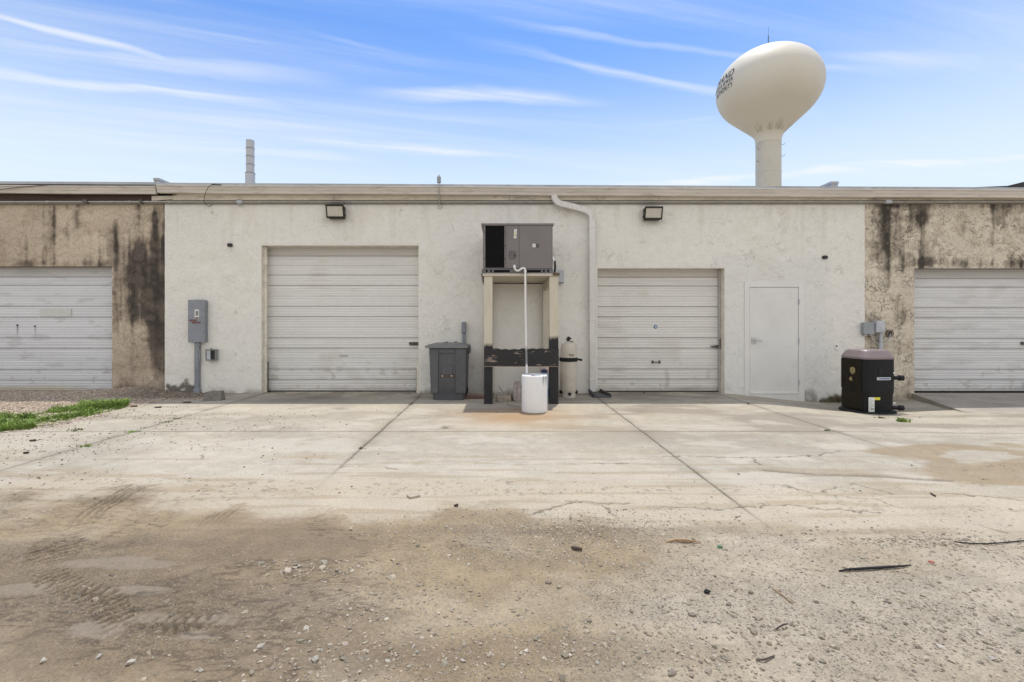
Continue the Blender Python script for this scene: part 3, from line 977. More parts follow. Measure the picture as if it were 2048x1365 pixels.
def build_ground():
    # fine sheet where one can see it, rows closer together towards the near edge of the yard
    ys = [1.30]
    while ys[-1] < DW + 0.28:
        ys.append(ys[-1] + min(0.020, 0.0042 + 0.0028 * (ys[-1] - 1.3)))
    ys = np.array(ys)
    xs = np.concatenate([np.arange(-11.6, -4.0, 0.018), np.arange(-4.0, 4.0, 0.010), np.arange(4.0, 11.6, 0.018)])
    X, Y = np.meshgrid(xs, ys)
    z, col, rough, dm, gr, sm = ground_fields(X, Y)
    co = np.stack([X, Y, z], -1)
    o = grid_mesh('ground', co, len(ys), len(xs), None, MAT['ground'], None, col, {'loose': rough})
    tag(o, None, None, kind='structure')
    # the land beyond: one coarse sheet a hand lower, out to the horizon
    b = MB()
    R = 1500
    b.add([(-R, -R, -0.35), (R, -R, -0.35), (R, R, -0.35), (-R, R, -0.35)], [(0, 1, 2, 3)])
    o2 = b.build('land', M('far_dry_land', (0.26, 0.22, 0.16), 0.95, scale=0.05))
    tag(o2, None, None, kind='structure')
    # the yard carries on behind and beside the fine sheet
    b = MB()
    x0, x1, y0, y1 = xs[0], xs[-1], ys[0], ys[-1]
    for (a, c, d, e) in ((-40, 40, -40, y0), (-40, x0, y0, y1), (x1, 40, y0, y1)):
        b.add([(a, d, -0.004), (c, d, -0.004), (c, e, -0.004), (a, e, -0.004)], [(0, 1, 2, 3)])
    o3 = b.build('yard', M('yard_dirt_plain', (0.31, 0.255, 0.19), 0.95, var=0.3, scale=0.8, bump=0.01, bscale=30))
    tag(o3, None, None, kind='structure')
    return o


build_ground()

# concrete ramp up to the right-hand bay
r = MB()
rx0, rx1 = 8.26, 12.5
P0 = [(rx0, DW + 0.05, 0.0), (rx1, DW + 0.05, 0.0), (rx1, DW - 1.9, -0.055), (7.72, DW - 1.72, -0.098)]
r.hexa([Vector((x, y, -0.3)) for x, y, z in P0][::1] + [Vector(p) for p in P0])
o = r.build('ramp', M('ramp_concrete', (0.33, 0.295, 0.25), 0.92, var=0.16, scale=2.2, bump=0.004, bscale=50, dirt=(0.20, 0.17, 0.135), dirt_amt=0.5))
tag(o, None, None, kind='structure')


# loose stones -----------------------------------------------------------------
def rock_variants(n):
    bm = bmesh.new()
    bmesh.ops.create_icosphere(bm, subdivisions=1, radius=1.0)
    v0 = np.array([v.co[:] for v in bm.verts])
    f0 = np.array([[v.index for v in f.verts] for f in bm.faces])
    bm.free()
    out = []
    for i in range(n):
        v = v0 * (1 + 0.8 * (rng.random((len(v0), 1)) - 0.5))
        v = v * np.array([1.0, 0.55 + 0.4 * rng.random(), 0.38 + 0.32 * rng.random()])
        out.append(v)
    return out, f0


ROCKS, RF = rock_variants(14)


def scatter(name, pos, rad, cols, m, label=None):
    n = len(pos)
    V = np.stack(ROCKS)[rng.integers(0, len(ROCKS), n)]            # n,12,3
    a = rng.random(n) * 2 * np.pi
    ca, sa = np.cos(a), np.sin(a)
    tilt = (rng.random(n) - 0.5) * 0.9
    ct, s_t = np.cos(tilt), np.sin(tilt)
    x, y, z = V[..., 0], V[..., 1], V[..., 2]
    y, z = y * ct[:, None] - z * s_t[:, None], y * s_t[:, None] + z * ct[:, None]
    x, y = x * ca[:, None] - y * sa[:, None], x * sa[:, None] + y * ca[:, None]
    V = np.stack([x, y, z], -1) * rad[:, None, None] + pos[:, None, :]
    nv = V.shape[1]
    F = (RF[None] + (np.arange(n) * nv)[:, None, None]).reshape(-1, 3)
    me = bpy.data.meshes.new(name)
    co = V.reshape(-1, 3)
    me.vertices.add(len(co))
    me.vertices.foreach_set('co', co.astype(np.float32).ravel())
    me.loops.add(F.size)
    me.loops.foreach_set('vertex_index', F.astype(np.int32).ravel())
    me.polygons.add(len(F))
    me.polygons.foreach_set('loop_start', np.arange(0, F.size, 3, dtype=np.int32))
    me.update(calc_edges=True)
    me.polygons.foreach_set('use_smooth', np.zeros(len(F), bool))
    at = me.attributes.new('col', 'FLOAT_COLOR', 'POINT')
    c4 = np.ones((n, nv, 4), np.float32)
    c4[..., :3] = cols[:, None, :]
    at.data.foreach_set('color', c4.ravel())
    me.materials.append(m)
    ob = bpy.data.objects.new(name, me)
    COL.objects.link(ob)
    return tag(ob, label, None, kind='stuff')


MAT['stone'] = attr_mat('loose_stone', 40, 0.12, 0.9, 0.004, 120)


def stone_cols(n, base=(0.28, 0.235, 0.175), spread=0.42):
    c = np.array(base)[None] * (1 + spread * (rng.random((n, 1)) * 2 - 1))
    return np.clip(c * (1 + 0.08 * (rng.random((n, 3)) - 0.5)), 0.02, 0.75)


def gz(X, Y):
    X, Y = np.atleast_1d(np.asarray(X, float)), np.atleast_1d(np.asarray(Y, float))
    return ground_fields(X[None], Y[None])


def yard_stones():
    P, R, C = [], [], []
    # near yard: many small, few large, in drifts
    n = 34000
    Y = 1.32 + 2.5 * rng.random(n) ** 1.15
    X = (rng.random(n) * 2 - 1) * (Y * 1.14 + 0.1)
    z, col, rough, dm, gr, sm = gz(X, Y)
    z, dm, sm = z[0], dm[0], sm[0]
    dr = fbm(X * 1.6, Y * 2.4, 4, 801)
    fine = fbm(X * 6, Y * 6, 3, 811)
    px = VPX + X / Y * FOC
    dens = (0.05 + 1.2 * S(0.50, 0.70, dr)) * (0.12 + 0.88 * S(450, 1000, px)) * S(0.3, 0.6, fine + 0.1) * dm * (1 - sm)
    k = rng.random(n) < dens
    X, Y, z = X[k], Y[k], z[k]
    r_ = 0.0022 + 0.0055 * rng.random(len(X)) ** 3.2 + 0.016 * (rng.random(len(X)) ** 26)
    P.append(np.stack([X, Y, z + r_ * 0.12], -1)); R.append(r_); C.append(stone_cols(len(X)))
    # pale rubble clumps at the near edge
    for cx, cy, sx, sy, m_, rr in ((640, 1310, 90, 40, 110, 0.010), (870, 1255, 130, 45, 260, 0.008), (1010, 1280, 160, 26, 300, 0.008), (1250, 1110, 140, 40, 900, 0.007),
                                   (1700, 1120, 260, 40, 1500, 0.007), (1480, 1290, 160, 50, 500, 0.009), (780, 1160, 160, 50, 700, 0.007), (1960, 1240, 130, 80, 500, 0.010),
                                   (1150, 1060, 160, 22, 1400, 0.008), (720, 1345, 200, 30, 150, 0.010), (620, 1140, 60, 10, 60, 0.016), (1850, 1084, 80, 8, 420, 0.010)):
        gx = cx + sx * rng.normal(size=m_)
        gy = np.clip(cy + sy * rng.normal(size=m_), 1020, 1390)
        y = CAMH * FOC / (gy - VPY)
        x = (gx - VPX) * y / FOC
        z = gz(x, y)[0][0]
        r_ = rr * (0.35 + 0.5 * rng.random(m_) + 1.1 * rng.random(m_) ** 7)
        P.append(np.stack([x, y, z + r_ * 0.15], -1)); R.append(r_); C.append(stone_cols(m_, (0.335, 0.285, 0.22), 0.36))
    # single larger stones
    big = [(630, 1322, .024), (262, 1328, .019), (88, 1328, .016), (197, 1319, .014), (520, 1301, .018), (612, 1262, .017), (575, 1303, .012), (643, 1304, .014), (925, 1320, .013),
           (776, 1322, .012), (735, 1306, .011), (1052, 1302, .012), (1140, 1312, .009), (1195, 1328, .010), (1248, 1329, .009), (826, 1295, .013), (833, 1306, .011), (772, 1238, .012),
           (1390, 1262, .014), (1365, 1120, .006), (1440, 1247, .011), (1985, 1320, .016), (1880, 1298, .015), (1960, 1272, .014), (1270, 1306, .010), (1297, 1307, .010), (402, 1343, .010)]
    x = np.array([G(a, b).x for a, b, c in big]); y = np.array([G(a, b).y for a, b, c in big])
    r_ = np.array([c for a, b, c in big])
    z = gz(x, y)[0][0]
    P.append(np.stack([x, y, z + r_ * 0.25], -1)); R.append(r_); C.append(stone_cols(len(big), (0.40, 0.36, 0.30), 0.2))
    # crumbs on the slabs
    n = 15000
    Y = 3.6 + 5.0 * rng.random(n)
    X = (rng.random(n) * 2 - 1) * 8.5
    X[5200:] = -8.0 + 6.2 * rng.random(n - 5200)
    Y[5200:] = 4.2 + 3.9 * rng.random(n - 5200)
    st = fbm(X * 0.55, Y * 5.0, 5, 51)
    px = VPX + X / Y * FOC; py = VPY + CAMH / Y * FOC
    left = S(-1.5, -5.5, X) * S(8.9, 7.5, Y)
    k = rng.random(n) < (0.03 + 0.45 * S(0.52, 0.66, st) * S(880, 930, py) * (np.arange(n) < 5200) + 0.8 * left * S(0.45, 0.66, fbm(X * 1.3, Y * 2.2, 4, 821)))
    X, Y = X[k], Y[k]
    z = gz(X, Y)[0][0]
    r_ = 0.004 + 0.010 * rng.random(len(X)) ** 3
    cc = np.where(rng.random((len(X), 1)) < 0.62, np.array([[0.13, 0.10, 0.075]]), np.array([[0.40, 0.33, 0.25]])) * (0.7 + 0.6 * rng.random((len(X), 1)))
    P.append(np.stack([X, Y, z + r_ * 0.1], -1)); R.append(r_); C.append(cc)
    o = scatter('gravel', np.concatenate(P), np.concatenate(R), np.concatenate(C), MAT['stone'])
    # pea gravel drift in front of the left bay
    n = 42000
    X = -11.0 + 6.6 * rng.random(n)
    Y = DW - 0.02 - 4.0 * rng.random(n)
    z, col, rough, dm, gr, sm = gz(X, Y)
    z, gr = z[0], gr[0]
    k = rng.random(n) < gr * 1.2
    X, Y, z = X[k], Y[k], z[k]
    r_ = 0.010 + 0.012 * rng.random(len(X)) ** 2
    cc = stone_cols(len(X), (0.44, 0.36, 0.285), 0.42)
    soil = S(-7.6, -6.6, X) * S(0.9, 0.5, DW - Y)
    cc = cc * (1 - 0.5 * soil)[:, None]
    scatter('pea_gravel', np.stack([X, Y, z + r_ * 0.2], -1), r_, cc, MAT['stone'])


yard_stones()
#@@BUILD
# ------------------------------------------------------------------ the row of workshop units
SH = -0.0055          # the eaves drop gently to the right


def wall_sheet(parent, x0, x1, z0, z1, y, openings, colf, edgef, m, step=0.02):
    def axis(a, b, cuts):
        cuts = sorted({a, b, *[c for c in cuts if a < c < b]})
        out = [np.array([cuts[0]])]
        for p, q in zip(cuts[:-1], cuts[1:]):
            n = max(1, int(round((q - p) / step)))
            out.append(np.linspace(p, q, n + 1)[1:])
        return np.concatenate(out)
    xs = axis(x0, x1, [c for o in openings for c in o[:2]])
    zs = axis(z0, z1, [c for o in openings for c in o[2:]])
    X, Z = np.meshgrid(xs, zs)
    near = np.ones_like(X)
    for a, b, c, d in openings:
        dx = np.maximum(np.maximum(a - X, X - b), 0)
        dz = np.maximum(np.maximum(c - Z, Z - d), 0)
        near = np.minimum(near, S(0.0, 0.05, np.hypot(dx, dz)))
    dy = -0.012 * fbm(X * 5, Z * 5, 4, 900) * near
    co = np.stack([X, y + dy, Z], -1)
    xm, zm = (xs[1:] + xs[:-1]) / 2, (zs[1:] + zs[:-1]) / 2
    XM, ZM = np.meshgrid(xm, zm)
    keep = np.ones_like(XM, bool)
    for a, b, c, d in openings:
        keep &= ~((XM > a) & (XM < b) & (ZM > c) & (ZM < d))
    PXs, PYs = VPX + X * FOC / DW, VPY - (Z - CAMH) * FOC / DW
    return grid_mesh('wall', co, len(zs), len(xs), keep, m, parent, colf(X, Z, PXs, PYs), {'edge': edgef(X, Z, PXs, PYs)})


def lerp3(c, t, target):
    t = np.clip(t, 0, 1)[..., None]
    return c * (1 - t) + np.array(target) * t


def white_cols(X, Z, px, py):
    n1, n2, n3 = fbm(X * 0.8, Z * 0.8, 4, 5), fbm(X * 4, Z * 4, 4, 6), fbm(X * 14, Z * 14, 3, 8)
    c = np.array([0.785, 0.765, 0.715])[None, None] * (0.955 + 0.09 * n1)[..., None]
    c = c * (0.985 + 0.03 * n3)[..., None]
    # newer, greyer paint around the side door
    rep = S(1418, 1450, px + 26 * (n2 - 0.5)) * S(1672, 1640, px + 26 * (n2 - 0.5)) * S(505, 530, py + 30 * (n2 - 0.5) + 0.0004 * (px - 1540) ** 2)
    c = lerp3(c, rep * 0.8, (0.72, 0.715, 0.69))
    # faint drips and yellowing
    drip = S(0.56, 0.72, fbm(X * 6, Z * 0.5, 4, 15)) * S(560, 420, py)
    c = lerp3(c, drip * 0.20, (0.50, 0.44, 0.35))
    c = lerp3(c, 0.35 * S(0.55, 0.75, n1) * S(0.4, 0.6, n2), (0.68, 0.64, 0.56))
    # mould at the foot, left end and by the heat pump; splash dirt elsewhere
    foot = S(0.16, 0.0, Z + 0.12 * (n2 - 0.5)) * S(0.45, 0.6, n2)
    c = lerp3(c, foot * 0.65, (0.20, 0.18, 0.15))
    mo = gauss(px, 350, 34) * S(752, 780, py + 30 * (n2 - 0.5)) * S(330, 333, px)
    mo = np.maximum(mo, gauss(px, 382, 22) * S(762, 778, py + 30 * (n2 - 0.5)))
    c = lerp3(c, S(0.35, 0.75, mo + 1.0 * (n3 - 0.5) + 0.6 * (n2 - 0.5)) * 0.88, (0.10, 0.085, 0.066))
    mo = gauss(px, 1668, 32) * S(776, 800, py + 26 * (n2 - 0.5))
    c = lerp3(c, S(0.35, 0.8, mo + 0.5 * (n3 - 0.5)) * 0.8, (0.11, 0.10, 0.08))
    # old drip marks
    for x, y, sx, sy, a in ((472, 625, 3, 4, .3), (425, 426, 3, 3, .5), (1340, 430, 6, 3, .3), (1625, 419, 4, 4, .3), (945, 735, 4, 3, .4), (930, 708, 3, 3, .4), (1285, 485, 10, 3, .25)):
        c = lerp3(c, np.exp(-(((px - x) / sx) ** 2 + ((py - y) / sy) ** 2)) * a, (0.25, 0.2, 0.14))
    for lx, ly in ((670, 440), (1308, 444)):  # darker, browner band just below each floodlight
        c = lerp3(c, np.exp(-(((px - lx) / 26) ** 2 + ((py - ly) / 6) ** 2)) * 0.35, (0.33, 0.27, 0.2))
    return c


def white_edge(X, Z, px, py):
    return 0.35 + 0.65 * S(700, 1250, px) * S(0.35, 0.6, fbm(X * 1.5, Z * 1.5, 3, 45))


def left_cols(X, Z, px, py):
    n1, n2, n3 = fbm(X * 1.2, Z * 1.2, 4, 25), fbm(X * 4, Z * 4, 5, 26), fbm(X * 13, Z * 13, 3, 28)
    stv = fbm(X * 9.0 + 0.4 * n2, Z * 0.55, 5, 29)
    c = np.array([0.585, 0.495, 0.385])[None, None] * (0.86 + 0.28 * n1)[..., None]
    c = lerp3(c, 0.4 * S(0.5, 0.7, n2), (0.40, 0.31, 0.23))
    s = 0.50 * gauss(px, 236, 30) * S(395, 480, py) * S(560, 500, py) \
        + 0.30 * gauss(px, 90, 24) * S(395, 520, py) * S(560, 520, py) \
        + 1.05 * gauss(px, 318, 20) * S(385, 470, py) * S(800, 700, py) \
        + 0.72 * gauss(px, 258, 44) * S(455, 520, py) * S(700, 610, py) \
        + 0.70 * gauss(px, 300, 34) * S(475, 540, py) * S(690, 610, py) \
        + 0.40 * gauss(px, 315, 26) * S(640, 680, py) * S(800, 740, py) \
        + 0.55 * gauss(py, 680, 5) * S(270, 285, px) \
        + 0.45 * gauss(py, 527, 8) * S(240, 210, px) * S(-40, 60, px)
    s = s + 1.35 * (stv - 0.5) + 0.6 * (n2 - 0.5) + 0.4 * (n3 - 0.5) + 0.8 * (fbm(X * 2.2, Z * 1.3, 4, 27) - 0.5)
    c = lerp3(c, S(0.10, 0.60, s) * 0.62, (0.25, 0.20, 0.155))
    dk = S(0.42, 1.05, s + 0.6 * (stv - 0.5))
    c = lerp3(c, dk * (0.62 + 0.75 * (stv - 0.5) + 0.9 * (n2 - 0.5) + 0.25), (0.066, 0.055, 0.048))
    c = lerp3(c, dk * S(0.56, 0.68, n2) * 0.45, (0.20, 0.165, 0.135))
    pk = gauss(px, 262, 40) * S(640, 700, py)
    c = lerp3(c, pk * 0.45 * (0.5 + n2), (0.36, 0.265, 0.205))
    ft = S(760, 782, py + 22 * (n2 - 0.5))
    c = lerp3(c, ft * 0.6, (0.11, 0.085, 0.07))
    c = lerp3(c, 0.55 * gauss(px, 20, 70) * S(410, 500, py) * n2, (0.34, 0.27, 0.2))
    return c


def left_edge(X, Z, px, py):
    return S(190, 260, px) * 0.9 + 0.2


def right_cols(X, Z, px, py):
    n1, n2, n3 = fbm(X * 1.2, Z * 1.2, 4, 33), fbm(X * 4, Z * 4, 5, 34), fbm(X * 13, Z * 13, 3, 35)
    stv = fbm(X * 9.0 + 0.4 * n2, Z * 0.6, 5, 36)
    c = np.array([0.66, 0.59, 0.48])[None, None] * (0.86 + 0.28 * n1)[..., None]
    c = lerp3(c, 0.45 * S(0.5, 0.7, n2), (0.43, 0.36, 0.27))
    s = 1.15 * gauss(px, 1840, 24) * S(500, 405, py) \
        + 0.70 * gauss(px, 1772, 26) * S(640, 410, py) \
        + 0.50 * gauss(px, 1830, 60) * gauss(py, 515, 24) \
        + 0.55 * gauss(py, 526, 9) * S(1815, 1840, px) \
        + 0.45 * gauss(px, 2010, 30) * S(560, 405, py) \
        + 0.45 * gauss(px, 1775, 20) * S(600, 560, py) * S(520, 560, py) \
        + 0.25 * gauss(px, 1742, 12) * S(640, 660, py) * S(740, 690, py) \
        + 0.35 * gauss(py, 412, 6)
    s = s + 1.35 * (stv - 0.5) + 0.75 * (n2 - 0.5) + 0.5 * (n3 - 0.5) + 0.5 * (fbm(X * 2.0, Z * 1.5, 4, 38) - 0.5)
    c = lerp3(c, S(0.14, 0.50, s) * 0.55, (0.25, 0.21, 0.165))
    dk = S(0.40, 0.95, s + 0.4 * (stv - 0.5))
    c = lerp3(c, dk * (0.60 + 0.8 * (stv - 0.5) + 1.0 * (n2 - 0.5) + 0.2), (0.070, 0.060, 0.051))
    c = lerp3(c, dk * S(0.55, 0.68, n3) * 0.40, (0.24, 0.205, 0.165))
    # courses of block ghosting through
    for zz in (2.52, 2.32, 2.12):
        c = lerp3(c, 0.30 * gauss(Z, zz, 0.010) * S(1840, 1800, px) * n2 * 1.5, (0.12, 0.1, 0.08))
    c = lerp3(c, 0.45 * S(0.18, 0.0, Z + 0.13 + 0.12 * (n2 - 0.5)), (0.2, 0.17, 0.13))
    return c


def right_edge(X, Z, px, py):
    return np.clip(S(0.34, 0.6, fbm(X * 1.4, Z * 1.4, 3, 46)) * 0.55 + 0.55 * S(1870, 1800, px) + 0.5 * S(1960, 2010, px) + 0.1, 0, 1)


def panel_door(parent, x0, x1, y, z_lines, z_top, faint, label, tint=(0.72, 0.712, 0.69), stains=None, top_tint=0.35, z_bot=0.012, seed=0):
    """Sectional steel door: pressed ribs, deep joints between sections."""
    zs = np.unique(np.concatenate([np.arange(z_bot, z_top, 0.006)] + [np.array([z - .012, z - .006, z - .003, z + .003, z + .006, z + .012]) for z in z_lines] + [np.array([z_bot, z_top])]))
    zs = zs[(zs >= z_bot) & (zs <= z_top)]
    xs = np.linspace(x0, x1, max(2, int((x1 - x0) / 0.03)))
    prof = 0.0046 * (0.5 + 0.5 * np.cos(zs / 0.0525 * 2 * np.pi))
    for z in z_lines:
        prof = np.maximum(prof, 0.016 * np.clip(1.3 - np.abs(zs - z) / 0.009, 0, 1))
    for z in faint:
        prof = np.maximum(prof, 0.007 * np.clip(1.2 - np.abs(zs - z) / 0.008, 0, 1))
    X, Z = np.meshgrid(xs, zs)
    YY = y + np.repeat(prof[:, None], len(xs), 1) + 0.004 * (fbm(X * 1.5, Z * 3, 3, 70 + seed) - 0.5)
    st = fbm(X * 0.7, Z * 22, 4, 80 + seed)
    n1 = fbm(X * 1.4, Z * 1.4, 4, 81 + seed)
    n2 = fbm(X * 7, Z * 7, 4, 82 + seed)
    c = np.array(tint)[None, None] * (0.89 + 0.20 * st + 0.10 * (n1 - 0.5))[..., None]
    gl = np.zeros_like(Z)
    for z in z_lines:
        gl = np.maximum(gl, gauss(Z, z + 0.004, 0.012))
    c = lerp3(c, gl * (0.30 + 0.35 * n1), (0.17, 0.15, 0.125))
    for z in faint:
        c = lerp3(c, gauss(Z, z, 0.006) * 0.4, (0.24, 0.22, 0.19))
    c = lerp3(c, top_tint * S(z_lines[-1] - 0.02, z_lines[-1] + 0.02, Z), (0.37, 0.32, 0.255))  # browner tint above the uppermost joint
    c = lerp3(c, 0.40 * S(0.52, 0.75, n1) * S(0.35, 0.6, st), (0.44, 0.40, 0.34))
    c = lerp3(c, 0.55 * S(0.14, 0.02, Z + 0.12 * (n2 - 0.5)), (0.30, 0.265, 0.215))
    c = lerp3(c, 0.5 * S(0.66, 0.75, n2) * S(0.9, 0.1, Z), (0.34, 0.30, 0.25))
    if stains:
        c = stains(c, X, Z, n1, n2)
    o = grid_mesh('garage_door', np.stack([X, YY, Z], -1), len(zs), len(xs), None, MAT['door_paint'], parent, c)
    o['label'] = label
    return o


def zline(pys, off):
    k = (DW - off) / FOC
    return sorted(CAMH + (VPY - p) * k for p in pys)


def reveal(parent, x0, x1, z1, y0, y1, m, name='door_frame', tl=0.06, z0=-0.2):
    b = MB()
    b.add([(x0, y0, z0), (x0, y1, z0), (x0, y1, z1), (x0, y0, z1)], [(0, 1, 2, 3)])
    b.add([(x1, y0, z0), (x1, y0, z1), (x1, y1, z1), (x1, y1, z0)], [(0, 1, 2, 3)])
    b.add([(x0, y0, z1), (x0, y1, z1), (x1, y1, z1), (x1, y0, z1)], [(0, 1, 2, 3)])
    return b.build(name, m, parent)


def shell(parent, x0, x1, yf):
    """Side, back walls and roof slab so the unit stands as a building."""
    b = MB()
    yb = DW + 18
    b.box(x0, x1, yb - 0.2, yb, -0.3, 3.98)
    b.box(x0 + 0.001, x0 + 0.2, yf + 0.35, yb - 0.201, -0.3, 3.98)
    b.box(x1 - 0.2, x1 - 0.001, yf + 0.35, yb - 0.201, -0.3, 3.98)
    b.build('side_wall', MAT['wall_plain'], parent)


def roof_part(parent, x0, x1, off, top_px=369.5):
    b = MB()
    zt = CAMH + (VPY - top_px) * (DW - off) / FOC
    b.prism_x([(DW - off, zt - 0.05), (DW - off, zt), (DW + 18.2, zt + 0.02), (DW + 18.2, zt - 0.05)], x0, x1, SH, 8)
    return b.build('roof', MAT['drip'], parent)


def gutter_part(parent, x0, x1, front, zt, wob=0.0):
    b = MB()
    back = 0.10
    prof = [(back, 0), (front - 0.012, 0.004), (front, 0), (front + 0.004, -0.018), (front - 0.006, -0.028), (front - 0.012, -0.034), (front - 0.022, -0.075), (front - 0.036, -0.108),
            (front - 0.034, -0.118), (front - 0.040, -0.146), (back, -0.146)]
    b.prism_x([(DW - a, zt + z) for a, z in prof][::-1], x0, x1, SH, 60)
    if wob:
        b.v = [(x, y, z + wob * (float(fbm(np.array([x * 0.8]), np.array([0.3]), 2, 5)[0]) - 0.5)) for x, y, z in b.v]
    return b.build('gutter', MAT['gutter'], parent, smooth=False)


# ---- middle unit, white stucco
wx0, wx1 = -6.70, 7.29
D1 = (-4.77, -1.63, -0.3, 2.955)
D2 = (1.95, 4.49, -0.3, 2.50)
SD = (4.89, 6.08, -0.3, 2.235)
mid = thing('warehouse', 'white stucco middle unit with two ribbed roll-up doors and a plain grey side door', 'warehouse', (0.3, DW, 0))
wall_sheet(mid, wx0, wx1, -0.3, 3.95, DW, [D1, D2, SD], white_cols, white_edge, MAT['white_stucco'])
shell(mid, wx0, wx1, DW)
roof_part(mid, wx0 - 0.05, wx1 + 0.02, 0.16)
gutter_part(mid, W(312, 370, .22).x, wx1 + 0.05, 0.225, 4.066, 0.02)
b = MB()
b.prism_x([(DW - 0.10, 3.838), (DW - 0.10, 4.05), (DW + 0.1, 4.05), (DW + 0.1, 3.838)][::-1], W(345, 395, .1).x, wx1 - 0.02, 0, 1)
fa = b.build('fascia', MAT['fascia'], mid)
for px in (668, 1019, 1318, 1719):
    q = W(px, 395, 0.1)
    MB().box(q.x - 0.004, q.x + 0.004, DW - 0.103, DW - 0.099, 3.85, 3.925).build('board_joint', MAT['old_wood'], fa)
MB().box(wx0 + 0.01, wx1, DW - 0.045, DW + 0.02, 3.775, 3.838).build('trim_board', MAT['trim_grey'], mid)

reveal(mid, D1[0], D1[1], D1[3], DW, DW + 0.32, MAT['trim_white'])
g1 = panel_door(mid, D1[0] - 0.05, D1[1] + 0.05, DW + 0.25, zline([512.7, 550.7, 571.8, 613.3, 634, 676.6, 697.3, 739.2, 759.9], -.25), 3.05, zline([531.7, 593, 655, 718], -.25),
                'white ribbed roll-up door of the taller bay, greyed along its joints', seed=1)
reveal(mid, D2[0], D2[1], D2[3], DW, DW + 0.30, MAT['trim_white'])


def dent_stain(c, X, Z, n1, n2):
    c = lerp3(c, 0.5 * np.exp(-(((X - 3.75) / 0.35) ** 2 + ((Z - 0.05) / 0.05) ** 2)), (0.25, 0.23, 0.2))
    sc = (np.abs(Z - 2.235) < 0.055) & (X > 3.65) & (X < 4.25)
    return np.where((sc & (n2 > 0.30))[..., None], np.array([0.66, 0.65, 0.63]), c)


g2 = panel_door(mid, D2[0] - 0.05, D2[1] + 0.03, DW + 0.22, zline([555.1, 572.7, 614.2, 634.6, 676.4, 697.5, 739, 759.4], -.22), 2.6, zline([593.5, 655.5, 718.7], -.22),
                'white ribbed roll-up door of the lower bay with a small blue round sticker', tint=(0.70, 0.685, 0.655), stains=dent_stain, seed=3)
# door tracks and stops
b = MB()
b.box(D1[0] + 0.001, D1[0] + 0.05, DW + 0.10, DW + 0.14, 0, 2.95)
b.build('door_stop', MAT['trim_white'], mid, 0.004)
MB().box(D1[1] - 0.045, D1[1] - 0.001, DW + 0.02, DW + 0.06, 0, 0.62).build('door_stop', MAT['trim_white'], mid, 0.004)
b = MB()
b.box(D1[0] + 0.001, D1[0] + 0.045, DW + 0.16, DW + 0.20, 0, 0.62)
b.build('corner_guard', MAT['dark_steel'], mid)
MB().box(D1[1] - 0.058, D1[1] - 0.046, DW + 0.05, DW + 0.19, 0, 0.50).build('corner_guard', MAT['dark_steel'], mid)
b = MB()
b.box(D2[1] - 0.035, D2[1] - 0.002, DW + 0.16, DW + 0.212, 0.0, 2.48)
b.build('door_track', MAT['conduit'], mid, 0.003)
b = MB()
b.box(D1[0] - 0.05, D1[1] + 0.05, DW + 0.245, DW + 0.27, -0.05, 0.02)
b.build('bottom_seal', MAT['rubber'], g1)
b = MB()
b.box(D2[0] - 0.05, D2[1] - 0.03, DW + 0.215, DW + 0.24, -0.05, 0.02)
b.build('bottom_seal', MAT['rubber'], g2)


def handle(parent, px, py, y, m, w=0.17, flat=False):
    k = y / FOC
    cx, cz = (px - VPX) * k, CAMH + (VPY - py) * k
    b = MB()
    if flat:
        b.box(cx - w / 2, cx + w / 2, y - 0.006, y, cz - 0.022, cz + 0.022)
        b.box(cx - w / 2 + 0.03, cx + w / 2 - 0.03, y - 0.022, y - 0.006, cz - 0.012, cz + 0.012)
    else:
        b.tube([(cx - w / 2 + .015, y, cz), (cx - w / 2 + .015, y - .035, cz), (cx + w / 2 - .015, y - .035, cz), (cx + w / 2 - .015, y, cz)], 0.011, 8)
        b.box(cx - w / 2 - .008, cx - w / 2 + .032, y - 0.008, y, cz - 0.03, cz + 0.03)
        b.box(cx + w / 2 - .032, cx + w / 2 + .008, y - 0.008, y, cz - 0.03, cz + 0.03)
    return b.build('handle', m, parent, 0.002)


handle(g1, 687, 711, DW + 0.25, MAT['steel'], 0.18, True)
handle(g2, 1312, 724.5, DW + 0.22, MAT['dark_steel'], 0.17)
# slide bolts
q = W(828, 688, -.25)
b = MB()
b.box(q.x - 0.09, q.x + 0.10, q.y - 0.012, q.y, q.z - 0.035, q.z + 0.035)
b.tube([(q.x - 0.10, q.y - 0.025, q.z + .01), (q.x + 0.11, q.y - 0.025, q.z + .01)], 0.012, 8)
b.box(q.x - 0.03, q.x + 0.0, q.y - 0.05, q.y - 0.013, q.z - 0.03, q.z + 0.03)
b.build('latch', MAT['dark_steel'], g1, 0.002)
q = W(1431, 693.5, -.20)
b = MB()
b.hexa([Vector((q.x - .11, q.y - .02, q.z - .012)), Vector((q.x + .06, q.y - .02, q.z - .03)), Vector((q.x + .06, q.y, q.z - .03)), Vector((q.x - .11, q.y, q.z - .012)),
        Vector((q.x - .11, q.y - .02, q.z + .004)), Vector((q.x + .06, q.y - .02, q.z + .035)), Vector((q.x + .06, q.y, q.z + .035)), Vector((q.x - .11, q.y, q.z + .004))])
b.box(q.x + 0.06, q.x + 0.085, q.y - 0.05, q.y + .001, q.z - 0.05, q.z + 0.16)
b.build('latch', MAT['dark_steel'], g2, 0.003)
q = W(1311, 654, -.22)
st = MB().disc((q.x, q.y - 0.003, q.z), 0.038, 0.003, 20).build('sticker', MAT['navy'], g2)
MB().disc((q.x + .003, q.y - 0.0045, q.z), 0.024, 0.0014, 20).build('sticker_print', MAT['light_blue'], st)
q = W(1316.5, 654, -.22)
MB().box(q.x - .006, q.x + .012, q.y - 0.003, q.y, q.z - .012, q.z + .012).build('sticker_tab', MAT['light_blue'], st)

